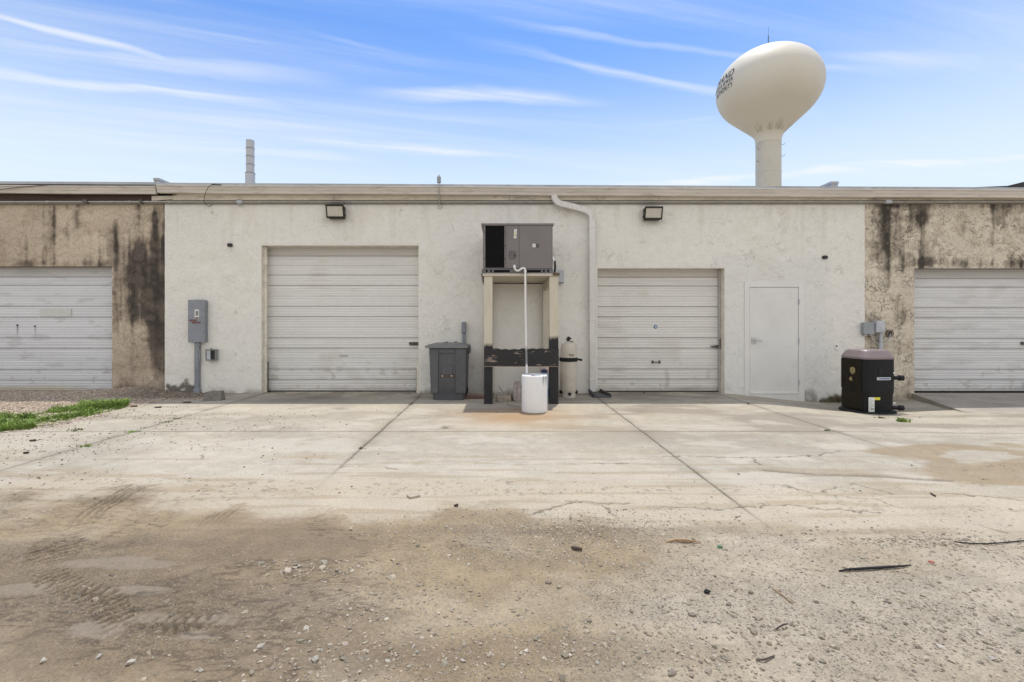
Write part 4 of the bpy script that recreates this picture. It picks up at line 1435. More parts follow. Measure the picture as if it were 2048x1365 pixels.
# side door, set almost flush
sdx0, sdx1, sdz = W(1499, 0).x, W(1596, 0).x, W(0, 575.5).z
fr = MB()
fr.box(SD[0] - 0.004, sdx0 - 0.006, DW - 0.018, DW + 0.12, -0.3, SD[3])
fr.box(sdx1 + 0.006, SD[1] + 0.004, DW - 0.018, DW + 0.12, -0.3, SD[3])
fr.box(sdx0 - 0.006, sdx1 + 0.006, DW - 0.018, DW + 0.12, sdz + 0.006, SD[3])
fr.box(sdx0 - 0.006, sdx1 + 0.006, DW - 0.016, DW + 0.12, -0.3, -0.008)
sdoor_frame = fr.build('side_door_frame', MAT['frame_grey'], mid, 0.004)
sdoor = MB().box(sdx0, sdx1, DW - 0.008, DW + 0.04, 0.004, sdz).build('side_door', MAT['door_grey'], mid, 0.003)
sdoor['label'] = 'plain pale grey side door with lever handle'
MB().box(sdx0, sdx1, DW - 0.030, DW - 0.009, -0.006, 0.022).build('threshold', MAT['pvc'], sdoor, 0.002)
MB().box(sdx0 - 0.0055, sdx1 + 0.0055, DW + 0.041, DW + 0.06, -0.007, sdz + 0.0055).build('door_gap', MAT['black'], sdoor)
q = W(1507, 681)
hd = MB()
hd.box(q.x - .048, q.x + .045, DW - 0.022, DW - 0.0085, q.z - .07, q.z + .06)
hd.build('handle', MAT['steel'], sdoor, 0.01)
hd = MB()
hd.tube([(q.x, DW - 0.02, q.z), (q.x, DW - 0.06, q.z), (q.x + .03, DW - 0.065, q.z), (q.x + .15, DW - 0.06, q.z - .005)], [0.016, 0.014, 0.012, 0.009], 8)
hd.build('handle_lever', MAT['steel'], sdoor, smooth=True)
for py in (604, 682, 765):
    q = W(1597, py)
    MB().tube([(q.x + .002, DW - 0.022, q.z - .055), (q.x + .002, DW - 0.022, q.z + .055)], 0.010, 8).build('hinge', MAT['box_light'], sdoor, smooth=True)

# ---- left unit
lx0 = -16.0
LD = (-10.9, W(222, 0).x, -0.3, W(0, 533).z)
left = thing('warehouse', 'left unit of tan stucco streaked black, with a pale blue-grey roll-up door', 'warehouse', (-11.3, DW, 0))
wall_sheet(left, lx0, wx0 + 0.0, -0.3, 3.95, DW + 0.022, [LD], left_cols, left_edge, MAT['left_stucco'])
shell(left, lx0, wx0 - 0.002, DW)
roof_part(left, lx0, wx0 - 0.051, 0.12, 368.5)
gutter_part(left, lx0, W(309, 370, .19).x, 0.19, 4.052, 0.02)
MB().box(lx0, W(303, 393).x, DW - 0.02, DW + 0.06, 3.845, 3.99).build('bare_rafter_board', MAT['old_wood'], left)
b = MB()
a0, a1 = W(303, 392, .07), W(347, 392, .07)
b.hexa([Vector((a0.x, DW - .07, 3.835)), Vector((a1.x, DW - .075, 3.862)), Vector((a1.x, DW - .045, 3.862)), Vector((a0.x, DW - .04, 3.835)),
        Vector((a0.x, DW - .07, 3.93)), Vector((a1.x, DW - .075, 3.93)), Vector((a1.x, DW - .045, 3.93)), Vector((a0.x, DW - .04, 3.93))])
b.build('broken_fascia', MAT['fascia'], left, 0.003)
b = MB()
b.hexa([W(338, 389, .10), W(346, 389.5, .10), W(346, 389.5, .08), W(338, 389, .08), W(345, 391.5, .12), W(354, 389.5, .12), W(354, 389.2, .10), W(345, 390.5, .10)])
b.build('splinter', MAT['old_wood'], left)
MB().box(lx0, wx0 - 0.02, DW - 0.035, DW + 0.03, 3.775, 3.832).build('trim_board', MAT['trim_grey'], left)
reveal(left, LD[0], LD[1], LD[3], DW + 0.022, DW + 0.26, M('stained_reveal', (0.16, 0.13, 0.105), 0.9, var=0.3, scale=6))


def left_door_stain(c, X, Z, n1, n2):
    c = lerp3(c, 0.55 * S(0.20, 0.02, Z) * S(-8.2, -9.2, X) * (0.5 + n2), (0.42, 0.36, 0.17))
    for px, py in ((35, 650), (70, 652)):
        q = W(px, py, -.2)
        c = lerp3(c, 0.85 * gauss(X, q.x, 0.010) * S(q.z + 0.02, q.z - 0.0, Z) * S(q.z - 0.32, q.z - 0.02, Z), (0.10, 0.10, 0.11))
    c = lerp3(c, 0.35 * S(0.60, 0.72, fbm(X * 3, Z * 9, 4, 99)), (0.36, 0.36, 0.36))
    c = lerp3(c, 0.5 * gauss(X, -8.05, 0.05) * gauss(Z, 0.35, 0.14) * S(0.45, 0.6, n2), (0.16, 0.15, 0.14))
    return c


g3 = panel_door(left, LD[0] - .05, LD[1] + 0.03, DW + 0.20, zline([554.5, 571.4, 613.2, 635.3, 676.8, 697.9, 740.1, 761.2], -.2), 2.62, zline([593, 655, 719], -.2),
                'pale blue-grey ribbed roll-up door with a faded sign and two drip streaks', tint=(0.66, 0.668, 0.69), stains=left_door_stain, top_tint=0.25, seed=5)
MB().box(LD[0] - .05, LD[1] + 0.03, DW + 0.195, DW + 0.22, -0.05, 0.018).build('bottom_seal', MAT['rubber'], g3)
a0, a1 = W(80, 633.5, -.196), W(143, 617, -.196)
fs = MB().box(a0.x, a1.x, a0.y - 0.004, a0.y - 0.001, a0.z, a1.z).build('faded_sign', MAT['faded_sign'], g3)
for px, py in ((35, 651), (70, 653)):
    q = W(px, py, -.2)
    MB().disc((q.x, q.y - .012, q.z), 0.014, 0.012, 10).build('bolt', MAT['black'], g3)

# ---- right unit
rx_end = 16.0
RD = (W(1830, 0).x, 11.4, -0.3, W(0, 537).z)
right = thing('warehouse', 'right unit of peeling cream stucco stained black, its grey roll-up door up a ramp', 'warehouse', (11.6, DW, 0))
wall_sheet(right, wx1, rx_end, -0.3, 3.95, DW + 0.016, [RD], right_cols, right_edge, MAT['right_stucco'])
shell(right, wx1 + 0.002, rx_end, DW)
roof_part(right, wx1 + 0.021, rx_end, 0.16)
gutter_part(right, wx1 + 0.051, rx_end, 0.225, 4.066)
b = MB()
b.prism_x([(DW - 0.09, 3.838), (DW - 0.09, 4.0), (DW + 0.1, 4.0), (DW + 0.1, 3.838)][::-1], wx1 - 0.018, rx_end, 0, 1)
b.build('fascia', M('stained_fascia', (0.50, 0.44, 0.35), 0.8, scale=2.0, stretch=(0.7, 1, 2), dirt=(0.13, 0.10, 0.085), dirt_amt=0.85), right)
MB().box(wx1 + 0.002, rx_end, DW - 0.035, DW + 0.03, 3.785, 3.837).build('trim_board', MAT['trim_grey'], right)
reveal(right, RD[0], RD[1], RD[3], DW + 0.016, DW + 0.26, MAT['trim_grey'])
q0, q1 = W(1808, 530), W(1833, 535)


def right_door_stain(c, X, Z, n1, n2):
    for px, w_ in ((1905, 6), (1933, 14), (1945, 3)):
        q = W(px, 659, -.2)
        c = lerp3(c, 0.35 * gauss(X, q.x, 0.01 * w_) * gauss(Z, q.z, 0.022) * S(0.4, 0.6, n2), (0.25, 0.25, 0.25))
    c = lerp3(c, 0.7 * gauss(X, 10.9, 0.35) * S(0.36, 0.1, Z) * S(0.3, 0.6, n2), (0.30, 0.31, 0.33))
    return lerp3(c, 0.25 * S(0.58, 0.72, fbm(X * 2, Z * 8, 4, 97)), (0.38, 0.38, 0.38))


g4 = panel_door(right, RD[0] - .03, RD[1] + .05, DW + 0.20, zline([557.9, 575.1, 616.2, 636.4, 677.9, 698.5, 739.7, 759.9], -.2), 2.6, zline([596, 659, 719], -.2),
                'grey-white ribbed roll-up door at the head of the ramp', tint=(0.66, 0.66, 0.665), stains=right_door_stain, top_tint=0.45, seed=9)
MB().box(RD[0] - .03, RD[1] + .05, DW + 0.195, DW + 0.22, -0.05, 0.018).build('bottom_seal', MAT['rubber'], g4)
q = W(2046, 687, -.2)
MB().box(q.x - .05, q.x + .1, q.y - .03, q.y, q.z - .03, q.z + .03).build('latch', MAT['dark_steel'], g4, 0.003)

# ---- raised party-wall caps running back over the roof
for own, px0, px1, pyt, lab in ((left, 306, 318, 356, 'grey metal cap of the party wall on the left'), (right, 1662, 1678, 363, 'grey metal cap of the party wall on the right')):
    b = MB()
    a, c = W(px0, pyt, .10), W(px1, pyt, .10)
    b.box(a.x, c.x, DW - .10, DW + 12, a.z - 0.05, a.z)
    b.box(a.x + .01, c.x - .01, DW - .09, DW + 11.9, a.z - 0.16, a.z - 0.051)
    o = b.build('party_wall_cap', MAT['drip'], own, 0.004)
    o['label'] = lab
#@@THINGS
# ------------------------------------------------------------------ things fixed to the facade
# eaves conduit
b = MB()
zc = CAMH + (VPY - 404.2) * (DW - .06) / FOC
pts = [(-16 + i * 0.4, DW - 0.066, zc + 0.006 * (float(fbm(np.array([i * 0.31]), np.array([0.7]), 2, 3)[0]) - 0.5)) for i in range(81)]
b.tube(pts, 0.016, 8)
con = thing('conduit_run', 'thin grey electrical conduit running the whole facade just under the gutter', 'conduit', (0, DW - .066, zc))
b.build('pipe', MAT['conduit'], con, smooth=True)
for px in (338, 520, 760, 1060, 1330, 1600, 1720, 260, 95, 1900):
    q = W(px, 404, .066)
    MB().tube([(q.x - .03, DW - .066, zc), (q.x + .03, DW - .066, zc)], 0.022, 8).build('coupling', MAT['conduit'], con)
for px, w_, m_ in ((172, .09, 'dark_steel'), (480, .10, 'box_light'), (283, .05, 'dark_steel'), (1776, .12, 'box_light')):
    q = W(px, 403, .066)
    MB().box(q.x - w_ / 2, q.x + w_ / 2, DW - .10, DW - .03, zc - .035, zc + .04).build('junction_box', MAT[m_], con, 0.004)
q = W(480, 407, .07)
MB().lathe([(0.035, q.z - .005), (0.028, q.z - .03), (0.01, q.z - .04)], q.x, DW - .07, 12).build('knob', MAT['box_grey'], con)


def wall_pack(px0, px1, py0, py1, label, flip):
    """Wall-pack floodlight: hood, sloping glazed front, hinge lugs."""
    a, c = W(px0, py0, .20), W(px1, py1, .20)
    yb = DW - 0.012
    t = thing('floodlight', label, 'floodlight', ((a.x + c.x) / 2, yb, c.z), 'wall floodlights under the eaves')
    x0, x1, zt, zb = a.x, c.x, a.z, c.z
    yt, ybm = DW - 0.215, DW - 0.145           # front leans back toward its foot
    h = MB()
    fr = 0.028
    # rear housing
    h.hexa([Vector((x0 + .02, ybm + .02, zb)), Vector((x1 - .02, ybm + .02, zb)), Vector((x1 - .02, yb, zb)), Vector((x0 + .02, yb, zb)),
            Vector((x0 + .02, yt + .02, zt)), Vector((x1 - .02, yt + .02, zt)), Vector((x1 - .02, yb, zt)), Vector((x0 + .02, yb, zt))])
    h.build('housing', MAT['bronze'], t, 0.006)
    f = MB()

    def bar(xa, xb, za, zb_):
        def yy(z):
            s = (z - zb) / (zt - zb)
            return ybm + (yt - ybm) * s
        f.hexa([Vector((xa, yy(za) - .008, za)), Vector((xb, yy(za) - .008, za)), Vector((xb, yy(za) + .019, za)), Vector((xa, yy(za) + .019, za)),
                Vector((xa, yy(zb_) - .008, zb_)), Vector((xb, yy(zb_) - .008, zb_)), Vector((xb, yy(zb_) + .019, zb_)), Vector((xa, yy(zb_) + .019, zb_))])
    bar(x0, x1, zt - fr, zt + .004)
    bar(x0, x1, zb - .004, zb + fr)
    bar(x0, x0 + fr * .8, zb + fr, zt - fr)
    bar(x1 - fr * .8, x1, zb + fr, zt - fr)
    f.build('front_frame', MAT['bronze'], t, 0.004)
    g = MB()
    def yy(z):
        return ybm + (yt - ybm) * (z - zb) / (zt - zb)
    za, zb2 = zb + fr, zt - fr
    g.hexa([Vector((x0 + fr * .8, yy(za) + .004, za)), Vector((x1 - fr * .8, yy(za) + .004, za)), Vector((x1 - fr * .8, yy(za) + .012, za)), Vector((x0 + fr * .8, yy(za) + .012, za)),
            Vector((x0 + fr * .8, yy(zb2) + .004, zb2)), Vector((x1 - fr * .8, yy(zb2) + .004, zb2)), Vector((x1 - fr * .8, yy(zb2) + .012, zb2)), Vector((x0 + fr * .8, yy(zb2) + .012, zb2))])
    g.build('lens', MAT['glass_lamp'], t)
    for z in (zb + .05, zt - .07):
        xx = x0 - .012 if flip else x1 + .012
        MB().box(xx - .014, xx + .014, yy(z) + .0, yy(z) + .03, z - .016, z + .016).build('hinge', MAT['bronze'], t, 0.003)
    MB().box((x0 + x1) / 2 - .06, (x0 + x1) / 2 + .06, yb, DW + .004, zb + .04, zt - .04).build('mount', MAT['bronze'], t)


wall_pack(651, 687, 410, 435, 'dark floodlight above the taller roll-up door', False)
wall_pack(1290, 1326, 414, 438, 'dark floodlight above the lower roll-up door', True)

# photocell on its bent pipe
a, c = W(878, 366, .26), W(880, 413, .03)
t = thing('photocell', 'small grey box on a thin pipe standing up past the gutter', 'sensor', (c.x, DW, c.z))
MB().tube([(c.x, DW - .005, c.z), (c.x, DW - .06, c.z + .02), (c.x - .01, DW - .14, c.z + .14), (a.x, DW - .26, c.z + .30), (a.x, DW - .26, a.z)], 0.013, 8).build('pipe', MAT['conduit'], t, smooth=True)
MB().box(a.x - .036, a.x + .036, DW - .295, DW - .235, a.z - .005, a.z + .115).build('sensor_box', MAT['box_grey'], t, 0.006)
MB().tube([(a.x, DW - .265, a.z + .115), (a.x, DW - .265, a.z + .15)], 0.016, 8).build('sensor_eye', MAT['box_light'], t)
MB().tube([(c.x, DW - .045, c.z), (c.x, DW + .01, c.z)], 0.04, 12).build('wall_fitting', MAT['conduit'], t)

# loose cable end on the gutter
b = MB()
cp = [(443, 371, .20), (424, 370, .24), (416, 376, .25), (410, 390, .24), (408, 402, .14), (411, 408, .08), (417, 413, .05), (421, 412, .04), (425, 408, .05)]
P_ = [W(*p) for p in cp]
fine = []
for i in range(len(P_) - 1):
    for s in range(5):
        p0, p1, p2, p3 = P_[max(i - 1, 0)], P_[i], P_[i + 1], P_[min(i + 2, len(P_) - 1)]
        u = s / 5
        fine.append(0.5 * ((2 * p1) + (p2 - p0) * u + (2 * p0 - 5 * p1 + 4 * p2 - p3) * u * u + (3 * p1 - p0 - 3 * p2 + p3) * u ** 3))
fine.append(P_[-1])
t = thing('loose_cable', 'thin black cable dangling over the gutter from a black connector', 'cable', fine[0])
b.tube(fine, 0.005, 6)
b.build('wire', MAT['black'], t, smooth=True)
a, c = W(424, 369.3, .22), W(443, 370.8, .22)
MB().tube([a, c], 0.013, 8).build('connector', MAT['black'], t)
b = MB()
cpts = []
for i in range(25):
    u = i / 24
    px = -60 + 200 * u
    py = 390 - 20 * (1 - (1 - u) ** 2)
    cpts.append(W(px, py, .235 - .06 * u))
b.tube(cpts, 0.006, 6)
tag(b.build('roof_cable', MAT['black'], None, smooth=True, base=cpts[0]), 'black cable drooping across the left unit gutter', 'cable')

# downspout
def sweep_rect(b, path, w, d):
    """Rectangular pipe swept along a path lying in x,z (d runs in y)."""
    rings = []
    for i, p in enumerate(path):
        p = Vector(p)
        t_ = (Vector(path[min(i + 1, len(path) - 1)]) - Vector(path[max(i - 1, 0)]))
        tx = Vector((t_.x, 0, t_.z)).normalized()
        nx = Vector((tx.z, 0, -tx.x))
        if nx.x < 0:
            nx = -nx
        rings.append([p + nx * (w / 2 * s) + Vector((0, d / 2 * e, 0)) for s, e in ((-1, -1), (1, -1), (1, 1), (-1, 1))])
    b.loft([[tuple(v) for v in r_] for r_ in rings])


dp = [(1108, 391, .16), (1109, 397, .155), (1113, 403.5, .145), (1120, 408, .135), (1150, 415, .12), (1168, 420, .11), (1177, 424.5, .10), (1182.5, 431, .10), (1184, 440, .10), (1184, 600, .10), (1185, 770, .10), (1185, 784, .10)]
path = [W(*p) for p in dp]
t = thing('downspout', 'white rectangular downspout elbowing from the gutter down beside the lower roll-up door', 'downspout', (path[-1].x, DW, 0))
b = MB()
sweep_rect(b, path, 0.118, 0.085)
MAT['downspout'] = M('downspout_paint', (0.68, 0.665, 0.635), 0.45, var=0.06, scale=4, stretch=(1, 1, 0.4), dirt=(0.34, 0.32, 0.28), dirt_amt=0.35)
b.build('pipe', MAT['downspout'], t, 0.012)
for py in (404, 422.5, 470, 600, 740):
    pass
for i, (px, py) in enumerate(((1184, 455), (1184.5, 640), (1185, 760))):
    q = W(px, py, .10)
    MB().box(q.x - .066, q.x + .066, DW - .148, DW + .004, q.z - .012, q.z + .012).build('strap', MAT['downspout'], t, 0.003)
q = W(1190, 793)
b = MB()
cx, y0 = 1.90, DW - 0.62
b.hexa([Vector((cx - .15, DW - .62, -.01)), Vector((cx + .19, DW - .62, -.01)), Vector((cx + .10, DW - .05, -.01)), Vector((cx - .14, DW - .05, -.01)),
        Vector((cx - .13, DW - .60, .035)), Vector((cx + .17, DW - .60, .035)), Vector((cx + .09, DW - .06, .035)), Vector((cx - .12, DW - .06, .035))])
for s0, s1, e0, e1 in ((-.15, -.12, -.14, -.115), (.16, .19, .075, .10)):
    b.hexa([Vector((cx + s0, DW - .62, .02)), Vector((cx + s1, DW - .62, .02)), Vector((cx + e1, DW - .05, .02)), Vector((cx + e0, DW - .05, .02)),
            Vector((cx + s0, DW - .62, .075)), Vector((cx + s1, DW - .62, .075)), Vector((cx + e1, DW - .05, .10)), Vector((cx + e0, DW - .05, .10))])
tag(b.build('splash_block', MAT['splash'], None, 0.008, base=(cx, DW - .3, 0)), 'dark plastic splash block on the concrete at the foot of the downspout', 'splash block')

# electrical cabinet at the left
a, c = W(376, 600, .115), W(410, 685.5, .115)
t = thing('electrical_panel', 'tall grey electrical cabinet with red lettering and a conduit down to the ground', 'electrical panel', ((a.x + c.x) / 2, DW, 0))
bd = MB().box(a.x + .01, c.x - .006, DW - .10, DW - .008, c.z + .01, a.z - .008).build('cabinet', MAT['panel_grey'], t, 0.006)
cv = MB().box(a.x, c.x, DW - .118, DW - .101, c.z, a.z).build('cover', MAT['panel_grey'], t, 0.005)
for px, py in ((407, 620.5), (407, 665)):
    q = W(px, py, .118)
    MB().disc((q.x, q.y - .004, q.z), 0.008, 0.004, 8).build('screw', MAT['black'], cv)
a2, c2 = W(389.3, 637.5, .119), W(398, 619.5, .119)
sg = MB().box(a2.x, c2.x, DW - .1205, DW - .1182, a2.z, c2.z).build('warning_label', MAT['sticker_white'], cv)
a2, c2 = W(391.2, 632, .121), W(396.5, 622.5, .121)
MB().box(a2.x, c2.x, DW - .1217, DW - .1206, a2.z, c2.z).build('label_picture', MAT['grey_print'], sg)
a2, c2 = W(390.2, 637.2, .121), W(397, 634.8, .121)
MB().box(a2.x, c2.x, DW - .1217, DW - .1206, a2.z, c2.z).build('label_band', MAT['red_brown'], sg)


def text_mesh(body, size, shear=0.0, offset=0.0, space=1.0, align='LEFT'):
    cu = bpy.data.curves.new('lettering', 'FONT')
    cu.body = body
    cu.size = size
    cu.shear = shear
    cu.offset = offset
    cu.space_character = space
    cu.align_x = align
    cu.resolution_u = 4
    ob = bpy.data.objects.new('lettering', cu)
    COL.objects.link(ob)
    dg = bpy.context.evaluated_depsgraph_get()
    me = bpy.data.meshes.new_from_object(ob.evaluated_get(dg))
    bpy.data.objects.remove(ob)
    bpy.data.curves.remove(cu)
    v = np.array([p.co[:] for p in me.vertices])
    f = [tuple(p.vertices) for p in me.polygons]
    bpy.data.meshes.remove(me)
    return v, f


for row, (px, py, n, gap) in enumerate(((379.0, 641.3, 5, 3.05), (383.6, 645.6, 6, 3.0))):
    b = MB()
    for i in range(n):
        q0 = W(px + i * gap, py + 1.6, .1185)
        q1 = W(px + i * gap + 2.1, py - 1.9, .1185)
        b.box(q0.x, q1.x, DW - .1205, DW - .1182, q0.z, q1.z)
    b.build('letter_tiles', MAT['red_brown'], cv)
b = MB()
q = W(394, 700, .06)
b.box(q.x - .047, q.x + .047, DW - .085, DW - .003, -.02, c.z - .001)
b.build('conduit_leg', MAT['panel_grey'], t, 0.02)
b = MB()
b.box(q.x - .062, q.x + .062, DW - .10, DW - .002, -.02, .10)
b.build('conduit_foot', MAT['panel_grey'], t, 0.02)
b = MB()
b.tube([W(395, 686, .10), W(399, 690, .11), W(396, 696, .10), W(400, 704, .09), W(398, 722, .09), W(402, 727, .06)], 0.005, 6)
b.build('ground_wire', MAT['conduit'], t, smooth=True)

a, c = W(411, 699.5, .11), W(431, 721.5, .11)
t = thing('socket_box', 'small weathered grey outdoor socket box with its flap open', 'socket', ((a.x + c.x) / 2, DW, c.z))
MB().box(a.x, c.x, DW - .07, DW - .004, c.z, a.z).build('box', MAT['box_grey'], t, 0.006)
f = MB()
fr_ = .018
for xa, xb, za, zb in ((a.x - .006, c.x + .006, a.z - fr_, a.z + .006), (a.x - .006, c.x + .006, c.z - .006, c.z + fr_), (a.x - .006, a.x + fr_, c.z + fr_, a.z - fr_), (c.x - fr_, c.x + .006, c.z + fr_, a.z - fr_)):
    f.box(xa, xb, DW - .105, DW - .071, za, zb)
f.build('rim', M('weathered_grey', (0.20, 0.20, 0.18), 0.6, var=0.2, scale=20), t, 0.004)
MB().box(a.x + fr_, a.x + .085, DW - .10, DW - .0705, c.z + fr_, a.z - fr_).build('inner_flap', MAT['box_light'], t, 0.003)
MB().box(a.x + .086, c.x - fr_, DW - .074, DW - .0705, c.z + fr_, a.z - fr_).build('recess', MAT['black'], t)
MB().box((a.x + c.x) / 2 - .02, (a.x + c.x) / 2 + .02, DW - .1, DW - .07, a.z + .007, a.z + .03).build('lug', MAT['box_grey'], t, 0.004)

# wall plugs
for px, py, lab in ((459.5, 490.5, 'small black rounded vent plug between the electrical cabinet and the taller door'), (1650.5, 515, 'small black rounded vent plug above and right of the side door')):
    q = W(px, py, .03)
    b = MB()
    poly = [(q.x + .048 * math.copysign(abs(math.cos(a_)) ** .6, math.cos(a_)), q.z + .036 * math.copysign(abs(math.sin(a_)) ** .6, math.sin(a_))) for a_ in np.linspace(0, 2 * math.pi, 20, endpoint=False)]
    b.prism_y(poly, DW - .045, DW + .005)
    tag(b.build('vent_plug', MAT['black'], None, 0.008, base=(q.x, DW, q.z)), lab, 'vent plug', 'vent plugs in the white wall')
q = W(1675, 695, .03)
t = thing('wall_outlet', 'round white outlet cover low on the wall left of the heat pump', 'outlet', (q.x, DW, q.z))
b = MB()
b.prism_y([(q.x + .042 * math.cos(a_), q.z + .065 * math.sin(a_)) for a_ in np.linspace(0, 2 * math.pi, 20, endpoint=False)], DW - .035, DW + .005)
b.build('cover', MAT['pvc'], t, 0.01)
MB().disc((q.x - .02, DW - .042, q.z + .025), 0.017, 0.008, 10).build('cap', MAT['dark_steel'], t)

# pipe stub with cap behind the bin
t = thing('capped_conduit', 'grey capped conduit standing against the wall behind the rubbish bin', 'conduit', (W(927, 0).x, DW, 0))
q = W(927.5, 644, .08)
b = MB()
b.box(q.x - .044, q.x + .044, DW - .115, DW - .005, CAMH + (VPY - 667) * .0099, q.z)
b.build('cap', MAT['panel_grey'], t, 0.02)
b = MB()
b.box(q.x - .030, q.x + .034, DW - .085, DW - .008, -0.02, CAMH + (VPY - 667) * .0099)
b.build('pipe', MAT['panel_grey'], t, 0.014)

# boxes by the right end
a, c = W(1728, 645, .10), W(1749, 669, .10)
t = thing('junction_box', 'squat dark grey junction box at the right end of the white wall', 'junction box', ((a.x + c.x) / 2, DW, c.z))
MB().box(a.x + .006, c.x - .006, DW - .085, DW + .004, c.z + .005, a.z - .005).build('body', MAT['box_grey'], t, 0.006)
MB().box(a.x, c.x, DW - .105, DW - .086, c.z, a.z).build('cover', MAT['box_grey'], t, 0.006)
for x in (a.x + .06, c.x - .05):
    MB().box(x - .025, x + .025, DW - .08, DW - .02, c.z - .03, c.z - .0005).build('connector', MAT['conduit'], t, 0.004)
b = MB()
b.tube([W(1743, 670, .05), W(1744, 678, .06), W(1750, 685, .06), W(1757, 688, .05)], 0.012, 8)
b.build('flexible_tube', MAT['conduit'], t, smooth=True)
a, c = W(1752, 642, .12), W(1763, 665.5, .12)
t = thing('disconnect_box', 'light grey switch box on a grey conduit behind the heat pump', 'switch box', ((a.x + c.x) / 2, DW, -.13))
MB().box(a.x, c.x + .055, DW - .125, DW + .004, c.z, a.z).build('body', MAT['box_light'], t, 0.008)
MB().box(a.x - .002, c.x + .057, DW - .135, DW - .1255, c.z + .03, a.z - .004).build('lid', MAT['box_light'], t, 0.006)
q = W(1761, 700, .05)
MB().tube([(q.x, DW - .055, c.z), (q.x, DW - .055, -.2)], 0.037, 12).build('conduit_leg', MAT['box_light'], t, smooth=True)
for py in (681, 700):
    z_ = W(0, py, .05).z
    MB().box(q.x - .05, q.x + .05, DW - .097, DW + .003, z_ - .01, z_ + .01).build('strap', MAT['conduit'], t)
q = W(1781.5, 667, .03)
t = thing('wall_hole', 'dark round cable hole in the stained wall right of the switch box', 'cable outlet', (q.x, DW, q.z))
ring = MB()
for k in range(16):
    a_ = 2 * math.pi * k / 16
    r0 = .052 + .014 * random.random()
    c_ = Vector((q.x + r0 * math.cos(a_), DW - .004, q.z + r0 * math.sin(a_)))
    ring.box(c_.x - .02, c_.x + .02, DW - .012 - .02 * random.random(), DW + .012, c_.z - .018, c_.z + .018)
ring.build('crumbled_rim', M('crumbled_render', (0.20, 0.16, 0.12), 0.95, var=0.4, scale=30), t, 0.006)
MB().disc((q.x, DW - .010, q.z), 0.046, 0.012, 16).build('hole', MAT['black'], t)
b = MB()
b.tube([W(1781, 668, .03), W(1780, 674, .06), W(1775, 681, .06), W(1768, 685, .05), W(1764, 686, .05)], 0.010, 8)
b.build('cable', MAT['box_grey'], t, smooth=True)
a, c = W(1117, 541, .10), W(1128, 566, .10)
t = thing('disconnect_box', 'grey switch box on the wall beside the right post of the air-conditioner stand', 'switch box', ((a.x + c.x) / 2, DW, c.z))
MB().box(a.x - .06, c.x, DW - .09, DW + .004, c.z, a.z).build('body', MAT['box_grey'], t, 0.006)
MB().box(a.x - .064, c.x + .003, DW - .105, DW - .091, c.z + .012, a.z - .004).build('cover', MAT['box_light'], t, 0.005)
MB().tube([(a.x + .05, DW - .05, c.z - .03), (a.x + .05, DW - .05, c.z)], 0.018, 8).build('connector', MAT['conduit'], t)
#@@FREE
# ------------------------------------------------------------------ air conditioner on its stand
OF = 1.30
kf = (DW - OF) / FOC
YF = DW - OF


def AX(px):
    return (px - VPX) * kf


def AZ(py):
    return CAMH + (VPY - py) * kf


st = thing('timber_stand', 'tall timber stand with cream posts sprayed black low down and a black crossbeam', 'stand', (AX(1042), DW - .7, 0))
for x0, x1 in ((AX(968), AX(985)), (AX(1099), AX(1117))):
    MB().box(x0, x1, YF, YF + .14, -.01, AZ(553)).build('post', MAT['post'], st, 0.006)
MAT['post_rear'] = M('cream_post_paint', (0.54, 0.49, 0.40), 0.65, var=0.08, scale=5, stretch=(4, 4, 1), dirt=(0.3, 0.24, 0.17), dirt_amt=0.4)
for x0, x1 in ((AX(968) - .03, AX(985) - .04), (AX(1099) - .01, AX(1117) + .0)):
    MB().box(x0, x1, DW - .18, DW - .04, -.01, 2.195).build('rear_post', MAT['post_rear'], st, 0.006)
pl = MB()
pl.box(AX(965), AX(1117), YF - .02, DW - .03, AZ(552.8), AZ(547.5))
platform = pl.build('platform', MAT['post_rear'], st, 0.005)
MB().box(AX(1105), AX(1119), YF - .03, YF + .10, AZ(552), AZ(546)).build('rusted_corner', MAT['rust'], st, 0.006)
MB().box(AX(985) + .003, AX(1099) - .003, DW - .165, DW - .12, 2.175, 2.192).build('rear_rail', MAT['old_wood'], st)
MB().box(AX(1099) + .01, AX(1099) + .05, YF + .145, DW - .185, 2.04, 2.19).build('side_rail', MAT['post_rear'], st, 0.004)
cb = MB()
n = 30
top = []
for i in range(n + 1):
    x = AX(969) + (AX(1117) - AX(969)) * i / n
    top.append((x, AZ(697.5) + 0.010 * math.sin(i * 1.7) * (0.3 + 0.7 * random.random()) - (.012 if 6 < i < 15 else 0)))
cb.prism_y([(AX(969), AZ(732)), (AX(1117), AZ(732.5))] + top[::-1], YF - .045, YF - .002)
cb.build('crossbeam', MAT['beam_black'], st, 0.004)
MB().box(AX(969), AX(1117), YF - .05, YF - .001, AZ(733.6), AZ(732.3)).build('beam_edge', M('bare_timber', (0.30, 0.23, 0.18), 0.8, scale=8, stretch=(1, 6, 6)), st)

